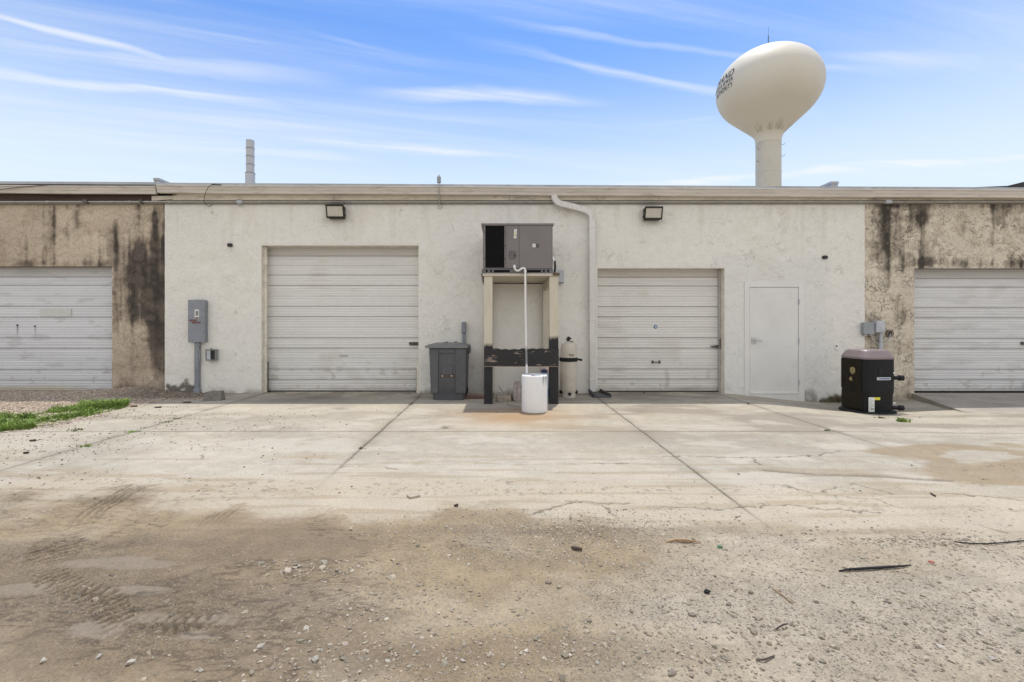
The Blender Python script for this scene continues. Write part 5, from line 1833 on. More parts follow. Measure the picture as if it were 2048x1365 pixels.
ac = thing('air_conditioner', 'taupe packaged air conditioner sitting on the timber stand', 'air conditioner', (AX(1036), DW - .7, AZ(547.5)))
zb, zt = AZ(538.5), AZ(447)
YB = DW - .14
body = MB().box(AX(966), AX(1105.5), YF + .012, YB, zb, zt - .03).build('cabinet', MAT['ac_brown'], ac, 0.006)
lid = MB().box(AX(962.5), AX(1107.5), YF - .008, YB + .015, AZ(451.5), zt).build('lid', MAT['ac_brown'], ac, 0.006)
for px in (966, 1016, 1036, 1051, 1092, 1104):
    MB().disc((AX(px), YF - .011, AZ(449)), 0.006, 0.004, 8).build('screw', MAT['black'], lid)
MB().box(AX(970.5), AX(1009), YF + .009, YF + .0115, AZ(536), AZ(452)).build('coil', MAT['coil'], ac)
gb = MB()
for px in (969.5, 1010):
    gb.box(AX(px) - .010, AX(px) + .010, YF - .004, YF + .0085, AZ(537), AZ(452))
gb.box(AX(969.5), AX(1010), YF - .004, YF + .0085, AZ(537.5), AZ(536.2))
for i in range(26):
    z = AZ(535) + i * 0.028
    pass
gb.build('coil_guard', MAT['ac_brown'], ac)
gb = MB()
for i in range(26):
    z = AZ(535) + i * 0.028
    gb.tube([(AX(970), YF + .004, z), (AX(1009.5), YF + .004, z)], 0.0016, 4)
gb.build('guard_wires', MAT['rubber'], ac)
for px in (969, 1010):
    for py in (464.5, 492 if px > 1000 else 518, 518):
        MB().disc((AX(px), YF - .007, AZ(py)), 0.008, 0.004, 8).build('screw', MAT['black'], ac)
p1 = MB().box(AX(1012.5), AX(1037.8), YF, YF + .011, AZ(537.5), AZ(452)).build('access_panel', MAT['ac_brown'], ac, 0.003)
p2 = MB().box(AX(1038.6), AX(1103.5), YF, YF + .011, AZ(537.5), AZ(452)).build('access_panel', MAT['ac_brown'], ac, 0.003)
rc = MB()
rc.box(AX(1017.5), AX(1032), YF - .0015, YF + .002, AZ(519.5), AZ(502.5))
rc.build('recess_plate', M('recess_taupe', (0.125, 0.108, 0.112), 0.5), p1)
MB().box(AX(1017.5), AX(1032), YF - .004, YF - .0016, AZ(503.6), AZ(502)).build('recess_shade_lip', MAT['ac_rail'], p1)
MB().box(AX(1028.6), AX(1030.6), YF - .010, YF - .0016, AZ(514), AZ(508.5)).build('latch', MAT['black'], p1, 0.002)
for px in (1017, 1034):
    MB().disc((AX(px), YF - .005, AZ(511.5)), 0.006, 0.004, 8).build('screw', MAT['black'], p1)
sl = MB()
sl.prism_y([(AX(1027.6), AZ(477)), (AX(1032.8), AZ(477)), (AX(1034), AZ(459)), (AX(1028.4), AZ(459))], YF - .002, YF - .0002)
s0 = sl.build('energy_label', MAT['sticker_white'], p1)
sl = MB()
sl.prism_y([(AX(1028.3), AZ(473)), (AX(1031.6), AZ(473)), (AX(1032.4), AZ(464)), (AX(1028.8), AZ(464))], YF - .0035, YF - .0022)
sl.build('label_field', MAT['sticker_pale_yellow'], s0)
sl = MB()
sl.prism_y([(AX(1030.7), AZ(474)), (AX(1031.8), AZ(474)), (AX(1032.0), AZ(468.5)), (AX(1031.2), AZ(469.5))], YF - .005, YF - .0037)
sl.prism_y([(AX(1031.4), AZ(464.5)), (AX(1032.2), AZ(464.5)), (AX(1033.0), AZ(461.5)), (AX(1032.0), AZ(463))], YF - .005, YF - .0037)
sl.build('label_print', MAT['letter_ink'], s0)
s1 = MB().box(AX(1065), AX(1071.3), YF - .002, YF - .0002, AZ(495), AZ(488)).build('notice_label', MAT['sticker_white'], p2)
MB().prism_y([(AX(1067.2), AZ(493.6)), (AX(1068.8), AZ(492)), (AX(1069.8), AZ(490.2)), (AX(1068.2), AZ(490.6)), (AX(1067.8), AZ(492))], YF - .0035, YF - .0022).build('notice_print', MAT['grey_print'], s1)
s2 = MB().box(AX(1071.8), AX(1077.8), YF - .002, YF - .0002, AZ(495), AZ(488.3)).build('notice_label', MAT['letter_ink'], p2)
MB().box(AX(1073.6), AX(1075.6), YF - .0035, YF - .0022, AZ(493), AZ(490)).build('notice_print', MAT['grey_print'], s2)
rl = MB().box(AX(963.5), AX(1106), YF - .004, YB + .01, AZ(547.3), AZ(538.6)).build('base_rail', MAT['ac_rail'], ac, 0.005)
for px in (973.5, 982, 1087.5, 1096):
    MB().disc((AX(px), YF - .006, AZ(542.3)), 0.020, 0.003, 14).build('rail_hole', MAT['coil'], rl)
for x0, x1 in ((987.5, 1019.5), (1053, 1082)):
    MB().box(AX(x0), AX(x1), YF - .006, YF - .003, AZ(545.2), AZ(540.5)).build('fork_slot', MAT['coil'], rl)
b = MB()
b.tube([Vector((AX(1106), YF + .06, AZ(517))), Vector((AX(1110), YF + .05, AZ(522))), Vector((AX(1111), YF + .05, AZ(532))), Vector((AX(1110), YF + .05, AZ(546)))], 0.018, 10)
b.build('flexible_conduit', MAT['rubber'], ac, smooth=True)
b = MB()
b.tube([Vector((AX(1105.5), YF + .06, AZ(515))), Vector((AX(1107.5), YF + .055, AZ(519))), Vector((AX(1109), YF + .05, AZ(523)))], 0.021, 10)
b.build('conduit_connector', MAT['pvc'], ac, smooth=True)
b = MB()
b.hexa([Vector((AX(964), YF + .03, AZ(562))), Vector((AX(966.5), YF + .03, AZ(562))), Vector((AX(966.5), DW - .2, AZ(562))), Vector((AX(964), DW - .2, AZ(562))),
        Vector((AX(961.5), YF + .03, AZ(547))), Vector((AX(966), YF + .03, AZ(547))), Vector((AX(966), DW - .2, AZ(547))), Vector((AX(961.5), DW - .2, AZ(547)))])
b.build('side_flange', MAT['ac_rail'], ac)

# drain pipe
yo = YF - .06
def DPt(px, py, y):
    return Vector(((px - VPX) * y / FOC, y, CAMH + (VPY - py) * y / FOC))


raw = [DPt(1029, 532, YF + .02), DPt(1029, 532.5, yo + .02), DPt(1029.3, 536, yo), DPt(1031, 540, yo), DPt(1034.5, 542.3, yo), DPt(1038.5, 541, yo), DPt(1043, 537.5, yo), DPt(1047.5, 536.3, yo),
       DPt(1050, 538, yo), DPt(1050.5, 543, yo), DPt(1050.8, 600, yo - .05), DPt(1052, 680, yo - .20), DPt(1053.6, 748, 7.72)]
t = thing('drain_pipe', 'thin white plastic drain pipe from the air conditioner down into the drum', 'pipe', raw[-1])
b = MB()
b.tube(raw[:11], 0.0185, 10)
b.build('pipe', MAT['pvc'], t, smooth=True)
m_, N_, L_, P_b = nodes_of('oversprayed_pvc')
tc_ = N_.new('ShaderNodeTexCoord')
sp_ = N_.new('ShaderNodeSeparateXYZ')
L_.new(tc_.outputs['Object'], sp_.inputs[0])
fa_ = rng_node(N_, L_, sp_.outputs[2], 0.46, 0.36)
fb_ = rng_node(N_, L_, sp_.outputs[2], 0.16, 0.12)
mmm = N_.new('ShaderNodeMath')
mmm.operation = 'SUBTRACT'
L_.new(fa_, mmm.inputs[0])
L_.new(fb_, mmm.inputs[1])
mm5 = N_.new('ShaderNodeMath')
mm5.operation = 'MULTIPLY'
mm5.inputs[1].default_value = 0.75
L_.new(mmm.outputs[0], mm5.inputs[0])
L_.new(mixc(N_, L_, mm5.outputs[0], (0.72, 0.70, 0.66), (0.03, 0.03, 0.03)), P_b.inputs['Base Color'])
P_b.inputs['Roughness'].default_value = 0.4
b = MB()
b.tube(raw[10:], 0.0185, 10)
b.build('lower_pipe', m_, t, smooth=True)
for q_, q2 in ((raw[1], raw[0]), (raw[2], raw[1]), (raw[9], raw[8])):
    b = MB()
    d_ = (q2 - q_).normalized()
    b.tube([q_ - d_ * .02, q_ + d_ * .02], 0.024, 10)
    b.build('elbow', MAT['pvc'], t, smooth=True)

# white drum
yd = 7.62
xd = (1069 - VPX) * yd / FOC
t = thing('drum', 'white plastic drum with dark drips catching the drain pipe, in front of the stand', 'drum', (xd, yd, 0))
b = MB()
R_ = 0.205
b.lathe([(R_ - .012, 0.0), (R_ - .002, 0.006), (R_, 0.025), (R_, 0.555), (R_ - .004, 0.572), (R_ - .014, 0.580), (R_ - .03, 0.578), (R_ - .034, 0.572), (0.001, 0.572)], xd, yd, 48)
b.build('body', MAT['drum'], t, smooth=True)
q = DPt(1053.6, 750, 7.70)
MB().lathe([(0.034, 0.5725), (0.034, 0.583), (0.022, 0.584), (0.022, 0.575)], q.x, 7.71, 16).build('pipe_hole_rim', MAT['pvc'], t)
MB().lathe([(0.03, 0.5725), (0.03, 0.5765)], xd - .03, yd - .06, 14).build('bung', MAT['dark_steel'], t)
b = MB()
random.seed(21)
for i in range(11):
    a_ = math.radians(-62 + 44 * random.random())
    top_, ln = 0.572 - .035 * random.random(), 0.02 + .13 * random.random() ** 2.2
    w_ = 0.0025 + 0.006 * random.random()
    pts = []
    for s in range(6):
        z = top_ - ln * s / 5
        ww = w_ * (1 - s / 5.5) + .001
        da = ww / R_
        pts.append((z, a_ - da - .02 * s / 5, a_ + da - .02 * s / 5))
    vs, fs = [], []
    for z, a0_, a1_ in pts:
        for a2_ in (a0_, a1_):
            vs.append((xd + (R_ + .0014) * math.cos(a2_), yd + (R_ + .0014) * math.sin(a2_), z))
    for s in range(5):
        fs.append((2 * s, 2 * s + 1, 2 * s + 3, 2 * s + 2))
    b.add(vs, fs)
b.build('drip_marks', M('dark_drip', (0.30, 0.30, 0.33), 0.6, var=0.4, scale=40), t)
b = MB()
for i in range(7):
    a_ = random.random() * 6.28
    r0 = 0.05 + .1 * random.random()
    x, y = xd + r0 * math.cos(a_), yd + r0 * math.sin(a_)
    s_ = .006 + .018 * random.random()
    b.box(x - s_ * 2, x + s_ * 2, y - s_ * .6, y + s_ * .6, .5722, .5738)
b.build('lid_stains', MAT['dark_steel'], t)

# water jug behind the drum, with a bag on top
xj, yj = 0.79, 8.58
t = thing('water_jug', 'clear-white water jug with a blue label half hidden behind the drum', 'jug', (xj, yj, 0))
MB().lathe([(0.10, 0.0), (0.115, 0.02), (0.115, 0.40), (0.10, 0.47), (0.05, 0.52), (0.04, 0.54)], xj, yj, 24).build('body', M('hazy_plastic', (0.50, 0.53, 0.56), 0.3), t, smooth=True)
MB().lathe([(0.1165, 0.10), (0.1165, 0.24)], xj, yj, 24, caps=False).build('label_band', MAT['sticker_blue'], t, smooth=True)
MB().lathe([(0.055, 0.50), (0.055, 0.56), (0.03, 0.575)], xj, yj, 16).build('cap', MAT['navy'], t, smooth=True)


def crumple(name, c, sx, sy, sz, m, label, cat, seed):
    bm = bmesh.new()
    bmesh.ops.create_icosphere(bm, subdivisions=3, radius=1)
    rr = np.random.default_rng(seed)
    ph = rr.random((6, 4)) * 6.28
    for v in bm.verts:
        p = v.co.copy()
        d = 0
        for k in range(6):
            f_ = 2.2 + k * 1.3
            d += abs(math.sin(p.x * f_ + ph[k, 0]) * math.cos(p.y * f_ + ph[k, 1]) + .4 * math.sin(p.z * f_ * 1.3 + ph[k, 2])) / (1 + .5 * k)
        v.co = p * (0.62 + 0.22 * d)
        v.co.x *= sx
        v.co.y *= sy
        v.co.z = max(-sz * .8, v.co.z * sz)
    me = bpy.data.meshes.new(name)
    bm.to_mesh(me)
    bm.free()
    me.materials.append(m)
    ob = bpy.data.objects.new(name, me)
    ob.location = c
    COL.objects.link(ob)
    return tag(ob, label, cat)


p = DPt(1036, 778, 8.45)
crumple('crumpled_paper', (p.x, 8.6, .15), .09, .09, .24, MAT['paper'], 'crumpled grey-brown wrapping standing under the stand left of the drum', 'rubbish', 3)
# ledge of cardboard under the pink bag
p = DPt(1091, 738, 9.0)
t = thing('carton', 'upright brown carton against the wall behind the drum', 'carton', (p.x, 9.1, 0))
MB().box(p.x - .10, p.x + .14, 8.98, 9.28, 0, 0.42).build('box', M('dull_cardboard', (0.30, 0.25, 0.20), 0.9), t, 0.006)
MB().box(p.x - .02, p.x + .06, 8.977, 8.9795, .05, .4195).build('tape', M('brown_tape', (0.36, 0.27, 0.16), 0.4), t)
crumple('crumpled_bag', (p.x + .02, 9.08, .50), .12, .1, .10, MAT['bag_pink'], 'pale pink crumpled bag lying on the brown carton', 'bag', 9)

# broken blocks and boards under the stand
def rough_block(name, c, s, rz, m, label, cat, seed, group=None):
    bm = bmesh.new()
    bmesh.ops.create_cube(bm, size=1)
    bmesh.ops.subdivide_edges(bm, edges=bm.edges[:], cuts=3, use_grid_fill=True)
    rr = random.Random(seed)
    for v in bm.verts:
        v.co = Vector((v.co.x * s[0] * (1 + .12 * (rr.random() - .5)), v.co.y * s[1] * (1 + .12 * (rr.random() - .5)), v.co.z * s[2] * (1 + .10 * (rr.random() - .5))))
        if v.co.z > 0 and v.co.x > s[0] * .3:
            v.co.z *= .72 + .2 * rr.random()
    me = bpy.data.meshes.new(name)
    bm.to_mesh(me)
    bm.free()
    me.materials.append(m)
    ob = bpy.data.objects.new(name, me)
    ob.location = (c[0], c[1], c[2] + s[2] / 2 - .005)
    ob.rotation_euler = (0, 0, rz)
    COL.objects.link(ob)
    bv = ob.modifiers.new('bevel', 'BEVEL')
    bv.width = .006
    return tag(ob, label, cat, group)


p = DPt(1003, 805, 8.62)
rough_block('broken_slab', (p.x + .03, 8.62, 0), (.26, .16, .115), .25, MAT['broken'], 'lighter tan broken block lying between the posts of the stand', 'block', 4, 'broken blocks under the stand')
rough_block('broken_slab', (p.x + .27, 8.74, 0), (.17, .14, .10), -.3, MAT['block'], 'darker broken block lying just right of the tan one under the stand', 'block', 5, 'broken blocks under the stand')
rough_block('broken_slab', (p.x - .02, 8.95, 0), (.22, .12, .11), .1, M('pale_block', (0.42, 0.38, 0.33), .95, var=.2, scale=12), 'pale broken block against the wall behind the tan one', 'block', 6, 'broken blocks under the stand')
b = MB()
b.tube([DPt(998, 773, 9.1), DPt(1004, 783, 9.05), DPt(1011, 789, 9.0)], 0.006, 6)
b.tube([DPt(1011, 783, 9.0), DPt(1005, 787, 8.95), DPt(1000, 792, 8.9)], 0.005, 6)
tag(b.build('twig', MAT['dark_wood'], None, base=DPt(1004, 785, 9.0)), 'dark bent twig leaning on the blocks under the stand', 'twig')
b = MB()
mt = Matrix.Translation((-.37, 8.93, 0.0)) @ Matrix.Rotation(.06, 4, 'Z')
b.box(-.30, .22, -.06, .05, .0, .045, mt)
tag(b.build('board', M('reddish_board', (0.17, 0.09, 0.075), .85, var=.3, scale=6, stretch=(1, 6, 6)), None, .004, base=(-.37, 8.93, 0)), 'reddish old board lying flat beneath the other between bin and stand', 'board', 'boards between the bin and the stand')
b = MB()
mt = Matrix.Translation((-.36, 8.98, 0.042)) @ Matrix.Rotation(-.08, 4, 'Z')
b.box(-.26, .24, -.05, .05, .0, .045, mt)
tag(b.build('board', M('greyed_board', (0.27, 0.22, 0.18), .85, var=.3, scale=6, stretch=(1, 6, 6)), None, .004, base=(-.36, 8.98, .042)), 'greyed board lying on top of the reddish one between bin and stand', 'board', 'boards between the bin and the stand')
b = MB()
b.tube([G(1012, 809), G(1025, 812.5), G(1043, 815)], 0.006, 6)
tag(b.build('metal_rod', MAT['dark_steel'], None, base=G(1025, 812)), 'thin dark rod on the concrete under the stand', 'rod')

# pool filter tank
yt_ = 9.12
kt = yt_ / FOC
xt = (1137 - VPX) * kt
t = thing('filter_tank', 'cream upright filter tank with a black clamp band beside the stand', 'filter tank', (xt, yt_, 0))
R_ = .155


def TZ(py):
    return CAMH + (VPY - py) * kt


b = MB()
b.lathe([(R_ * .86, .0), (R_ * .88, .05), (R_ * .86, .09), (R_ * .97, .12), (R_, .16), (R_ * 1.02, TZ(723))], xt, yt_, 40)
b.build('lower_shell', MAT['filter'], t, smooth=True)
b = MB()
b.lathe([(R_ * .99, TZ(716)), (R_ * .97, TZ(700)), (R_ * .95, TZ(694)), (R_ * .84, TZ(688.5)), (R_ * .62, TZ(685.5)), (R_ * .4, TZ(684.5)), (R_ * .36, TZ(683))], xt, yt_, 40)
b.build('upper_shell', MAT['filter'], t, smooth=True)
b = MB()
b.lathe([(R_ * 1.02, TZ(723.2)), (R_ * 1.13, TZ(722)), (R_ * 1.13, TZ(716)), (R_ * 1.02, TZ(715.2))], xt, yt_, 40)
band = b.build('clamp_band', MAT['rubber'], t, smooth=True)
b = MB()
b.tube([(xt + R_ * 1.1, yt_ - .06, TZ(718.5)), (xt + R_ * 1.1 + .04, yt_ - .08, TZ(719.5)), (xt + R_ * 1.1 + .07, yt_ - .09, TZ(720))], [0.018, .02, .024], 10)
b.build('clamp_knob', MAT['rubber'], band, smooth=True)
b = MB()
b.lathe([(.055, TZ(684.8)), (.058, TZ(682.2))], xt + .03, yt_, 20)
b.build('collar', M('aged_brass', (0.22, 0.18, 0.09), 0.5, .3), t)
b = MB()
b.lathe([(.03, TZ(684)), (.03, TZ(680)), (.015, TZ(679)), (.015, TZ(677)), (.032, TZ(676.5)), (.032, TZ(674.8)), (.012, TZ(674.5)), (.012, TZ(673))], xt - .005, yt_ - .02, 14)
b.tube([(xt - .05, yt_ - .02, TZ(679)), (xt + .05, yt_ - .02, TZ(677.5))], .013, 8)
b.tube([(xt - .03, yt_ - .04, TZ(675.6)), (xt + .035, yt_ - .04, TZ(676.2))], .012, 8)
b.build('gauge_valve', MAT['black'], t, smooth=True)
b = MB()
q = (xt + .01, yt_ - R_ * .955 - .004)
b.disc((q[0], q[1], TZ(710)), .026, .012, 14)
b.disc((q[0] + .045, q[1] + .008, TZ(710)), .024, .014, 14)
b.build('stamp_mark', M('faded_stamp', (0.20, 0.15, 0.11), .7, var=.4, scale=40), t)
b = MB()
b.tube([(xt, yt_ - R_ * .84, .075), (xt, yt_ - R_ * .84 - .04, .075)], .030, 12)
b.tube([(xt - R_ * .8, yt_ - .03, .10), (xt - R_ * .8 - .04, yt_ - .05, .10)], .034, 12)
b.tube([(xt + R_ * .8, yt_ - .03, .10), (xt + R_ * .8 + .035, yt_ - .05, .10)], .034, 12)
b.build('port', MAT['rubber'], t, smooth=True)

# ------------------------------------------------------------------ rubbish bin
yb0 = 8.70
kb = yb0 / FOC
bx = (897 - VPX) * kb


def BX(px, y=yb0):
    return (px - VPX) * y / FOC


def BZ(py, y=yb0):
    return CAMH + (VPY - py) * y / FOC


t = thing('rubbish_bin', 'dark grey wheeled rubbish bin with a sun-bleached lid by the white wall', 'bin', (bx, yb0 + .3, 0))


def rrect(x0, x1, y0, y1, z, r, n=4):
    pts = []
    for cx, cy, a0 in ((x1 - r, y1 - r, 0), (x0 + r, y1 - r, 90), (x0 + r, y0 + r, 180), (x1 - r, y0 + r, 270)):
        for k in range(n + 1):
            a_ = math.radians(a0 + 90 * k / n)
            pts.append((cx + r * math.cos(a_), cy + r * math.sin(a_), z))
    return pts


b = MB()
zt_ = BZ(697)
b.loft([rrect(BX(865.5), BX(927.5), yb0 + .03, yb0 + .52, .0, .05), rrect(BX(863), BX(930.5), yb0 + .025, yb0 + .53, .16, .05),
        rrect(BX(861.5), BX(932), yb0 + .01, yb0 + .56, .185, .05), rrect(BX(857), BX(934.5), yb0, yb0 + .62, zt_, .05)])
body = b.build('body', MAT['bin'], t, smooth=True)
b = MB()
# raised side columns left and right of the recessed front
for xa, xb, xc, xd_ in ((858.5, 877.5, 861.5, 876), (911, 933, 912, 931.5)):
    b.hexa([Vector((BX(xc), yb0 - .006, BZ(787))), Vector((BX(xd_), yb0 - .006, BZ(787))), Vector((BX(xd_), yb0 + .05, BZ(787))), Vector((BX(xc), yb0 + .05, BZ(787))),
            Vector((BX(xa), yb0 - .028, BZ(698))), Vector((BX(xb), yb0 - .028, BZ(698))), Vector((BX(xb), yb0 + .03, BZ(698))), Vector((BX(xa), yb0 + .03, BZ(698)))])
b.hexa([Vector((BX(877.5), yb0 - .024, BZ(707))), Vector((BX(911), yb0 - .024, BZ(707))), Vector((BX(911), yb0 + .03, BZ(707))), Vector((BX(877.5), yb0 + .03, BZ(707))),
        Vector((BX(877.5), yb0 - .028, BZ(698))), Vector((BX(911), yb0 - .028, BZ(698))), Vector((BX(911), yb0 + .03, BZ(698))), Vector((BX(877.5), yb0 + .03, BZ(698)))])
b.build('front_ribs', MAT['bin'], t, 0.012)
b = MB()
b.hexa([Vector((BX(884), yb0 - .004, BZ(750))), Vector((BX(905), yb0 - .004, BZ(750))), Vector((BX(905), yb0 + .04, BZ(750))), Vector((BX(884), yb0 + .04, BZ(750))),
        Vector((BX(884), yb0 - .010, BZ(733))), Vector((BX(905), yb0 - .010, BZ(733))), Vector((BX(905), yb0 + .04, BZ(733))), Vector((BX(884), yb0 + .04, BZ(733)))])
b.build('catch_pocket', MAT['bin'], t, 0.006)
b = MB()
b.tube([(BX(877), yb0 - .012, BZ(752.5)), (BX(911), yb0 - .012, BZ(752.5))], .012, 8)
bar = b.build('grab_bar', MAT['rust'], t, smooth=True)
for px in (885, 903):
    MB().tube([(BX(px - 1), yb0 - .012, BZ(752.5)), (BX(px + 1.5), yb0 - .012, BZ(752.5))], .016, 8).build('bar_clip', MAT['conduit'], bar)
b = MB()
zl = BZ(696.5)
loops = []
for inset, dz in ((0, 0), (0, .035), (.012, .045), (.06, .062), (.14, .078), (.22, .084)):
    loops.append(rrect(BX(850) + inset, BX(936.5) - inset, yb0 - .055 + inset, yb0 + .66 - inset * .6, zl + dz, .045))
b.loft(loops)
b.build('lid', MAT['bin_lid'], t, smooth=True)
b = MB()
b.tube([(BX(884, 9.0), yb0 + .40, zl + .07), (BX(892, 9.0), yb0 + .40, zl + .10), (BX(897, 9.0), yb0 + .40, zl + .07)], .008, 6)
b.tube([(BX(905, 9.0), yb0 + .42, zl + .07), (BX(911, 9.0), yb0 + .42, zl + .10), (BX(915, 9.0), yb0 + .42, zl + .07)], .008, 6)
b.build('lid_hinge', MAT['rubber'], t, smooth=True)
b = MB()
b.box(BX(934), BX(937.5), yb0 + .2, yb0 + .68, zl - .12, zl + .03)
b.build('rear_handle', MAT['bin'], t, .01)
for x in (BX(866), BX(928)):
    b = MB()
    b.tube([(x - .03, yb0 + .56, .11), (x + .03, yb0 + .56, .11)], .11, 18)
    b.build('wheel', MAT['rubber'], t, smooth=True)

# ------------------------------------------------------------------ concrete block by the wall
b = MB()
bz0 = G(422, 803)
q0, q1 = G(404, 803), G(440, 800)
yk = 8.62
kk = yk / FOC
X0, X1 = (404 - VPX) * kk, (441 - VPX) * kk
Zk = lambda py: CAMH + (VPY - py) * kk
b.loft([[(X0, yk, -.01), (X1, yk + .03, -.01), (X1 - .02, yk + .2, -.01), (X0 + .02, yk + .18, -.01)],
        [(X0 + .035, yk + .02, Zk(785)), (X1 - .02, yk + .05, Zk(783.5)), (X1 - .03, yk + .17, Zk(783.5)), (X0 + .05, yk + .16, Zk(785))]])
b.hexa([Vector((X0 + .14, yk + .0, .06)), Vector((X0 + .20, yk + .02, .06)), Vector((X0 + .2, yk + .1, .06)), Vector((X0 + .14, yk + .1, .06)),
        Vector((X0 + .15, yk + .03, Zk(782.5))), Vector((X0 + .19, yk + .05, Zk(782.5))), Vector((X0 + .19, yk + .1, Zk(782.5))), Vector((X0 + .15, yk + .1, Zk(782.5)))])
tag(b.build('concrete_block', MAT['block'], None, .008, base=((X0 + X1) / 2, yk + .1, 0)), 'single worn grey concrete block on the ground right of the electrical cabinet', 'block')

# ------------------------------------------------------------------ pool heat pump
yh = 8.40
gzh = float(gz(6.7, yh)[0][0, 0])
kh = 8.02 / FOC
hx = 6.425
t = thing('heat_pump', 'black heat pump with a mauve top cover and blue label on a round black pad', 'heat pump', (hx, yh, gzh))


def rot_rsq(s, r, th, z, cx, cy, n=5):
    pts = []
    for sx, sy, a0 in ((1, 1, 0), (-1, 1, 90), (-1, -1, 180), (1, -1, 270)):
        for k in range(n + 1):
            a_ = math.radians(a0 + 90 * k / n)
            x, y = sx * (s / 2 - r) + r * math.cos(a_), sy * (s / 2 - r) + r * math.sin(a_)
            pts.append((cx + x * math.cos(th) - y * math.sin(th), cy + x * math.sin(th) + y * math.cos(th), z))
    return pts


TH = math.radians(3)
SQ = 0.575
hb = gzh + .045
ht = CAMH + (VPY - 719) * 8.0 / FOC
b = MB()
b.loft([rot_rsq(SQ * .945, .10, TH, hb, hx, yh), rot_rsq(SQ * .965, .10, TH, hb + .28, hx, yh), rot_rsq(SQ * .985, .10, TH, hb + .30, hx, yh), rot_rsq(SQ, .10, TH, hb + .36, hx, yh), rot_rsq(SQ, .10, TH, ht - .01, hx, yh)])
b.build('body', MAT['pump_black'], t, smooth=True)
b = MB()
b.loft([rot_rsq(SQ * 1.035, .12, TH, ht - .012, hx, yh), rot_rsq(SQ * 1.035, .12, TH, ht + .02, hx, yh), rot_rsq(SQ * .87, .12, TH, ht + .125, hx, yh), rot_rsq(SQ * .80, .12, TH, ht + .145, hx, yh)])
b.build('top_cover', MAT['pump_cover'], t, .004, smooth=False)
b = MB()
b.lathe([(.395, gzh - .03), (.41, gzh + .01), (.40, gzh + .042), (.38, gzh + .046)], hx, yh, 48)
b.build('pad', MAT['rubber'], t, smooth=True)
# face frames: right-front face normal and left-front face normal
def face_pt(side, u, z, out=0.0):
    """u runs along the face from the shared front edge outwards; side +1 = right face, -1 = left face."""
    if side > 0:
        nrm = Vector((math.sin(TH), -math.cos(TH), 0))
        tan = Vector((math.cos(TH), math.sin(TH), 0))
    else:
        nrm = Vector((-math.cos(TH), -math.sin(TH), 0))
        tan = Vector((-math.sin(TH), math.cos(TH), 0))
    return Vector((hx, yh, 0)) + nrm * (SQ / 2 + out) + tan * (-SQ / 2 + u) + Vector((0, 0, z))


def face_box(b, side, u0, u1, z0, z1, o0, o1):
    p = [face_pt(side, u, z, o) for z in (z0, z1) for u, o in ((u0, o1), (u1, o1), (u1, o0), (u0, o0))]
    b.hexa(p)
    return b


# louvre lattice on the left-front face
b = MB()
face_box(b, -1, .07, SQ - .06, hb + .36, ht - .03, .001, .006)
face_box(b, -1, .07, SQ - .06, hb + .02, hb + .33, -.016, .0)
gp = b.build('grille', MAT['pump_grille'], t)
b = MB()
for i in range(27):
    z = hb + .03 + i * .0325
    o = .010 if z > hb + .35 else -.004
    face_box(b, -1, .085, SQ - .055, z, z + .007, o - .006, o)
for i in range(10):
    u = .09 + i * .045
    face_box(b, -1, u, u + .006, hb + .36, ht - .03, .004, .009)
b.build('grille_bars', MAT['pump_grille'], gp)
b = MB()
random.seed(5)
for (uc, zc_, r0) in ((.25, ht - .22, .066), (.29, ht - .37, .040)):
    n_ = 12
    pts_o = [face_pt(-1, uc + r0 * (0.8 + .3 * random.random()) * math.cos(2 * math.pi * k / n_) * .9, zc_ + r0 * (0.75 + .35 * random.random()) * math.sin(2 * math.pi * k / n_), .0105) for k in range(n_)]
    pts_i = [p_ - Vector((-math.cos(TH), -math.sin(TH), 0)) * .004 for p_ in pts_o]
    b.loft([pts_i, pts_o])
b.build('painted_light_patch', MAT['tan_patch'], gp)  # tan colour painted in for light showing through the grille
# right-front face fittings
b = MB()
face_box(b, 1, .245, .44, ht - .28, ht - .15, -.004, .006)
b.build('control_cover', MAT['rubber'], t, .004)
b = MB()
zl0 = ht - .315
lb = face_box(MB(), 1, .215, .455, zl0 - .045, zl0, .0005, .004).build('name_label', MAT['sticker_white'], t)
face_box(MB(), 1, .275, .449, zl0 - .040, zl0 - .006, .0042, .0052).build('label_field', MAT['light_blue'], lb)
b = MB()
# ring mark and a dark unreadable word
ctr = (.243, zl0 - .0225)
n_ = 18
for k in range(n_):
    a0_, a1_ = 2 * math.pi * k / n_, 2 * math.pi * (k + 1) / n_
    q4 = [face_pt(1, ctr[0] + r0 * math.cos(a_), ctr[1] + r0 * math.sin(a_), .0056) for r0, a_ in ((.011, a0_), (.018, a0_), (.018, a1_), (.011, a1_))]
    b.add(q4, [(0, 1, 2, 3)])
random.seed(12)
u = .268
while u < .435:
    w_ = .012 + .012 * random.random()
    face_box(b, 1, u, u + w_, zl0 - .031 - .003 * random.random(), zl0 - .014 + .003 * random.random(), .0053, .0062)
    u += w_ + .006
b.build('label_print', MAT['navy'], lb)
zs0 = hb + .245
s_ = face_box(MB(), 1, .075, .175, zs0 - .245, zs0, -.010, -.002).build('rating_label', MAT['sticker_white'], t)
b = MB()
for i in range(9):
    face_box(b, 1, .085, .11 + .05 * random.random(), zs0 - .04 - i * .022, zs0 - .034 - i * .022, -.002, -.0008)
face_box(b, 1, .11, .165, zs0 - .205, zs0 - .185, -.002, -.0008)
b.build('rating_print', MAT['grey_print'], s_)
face_box(MB(), 1, .176, .275, zs0 - .045, zs0 + .0, -.010, -.002).build('warning_tag', MAT['sticker_yellow'], t)
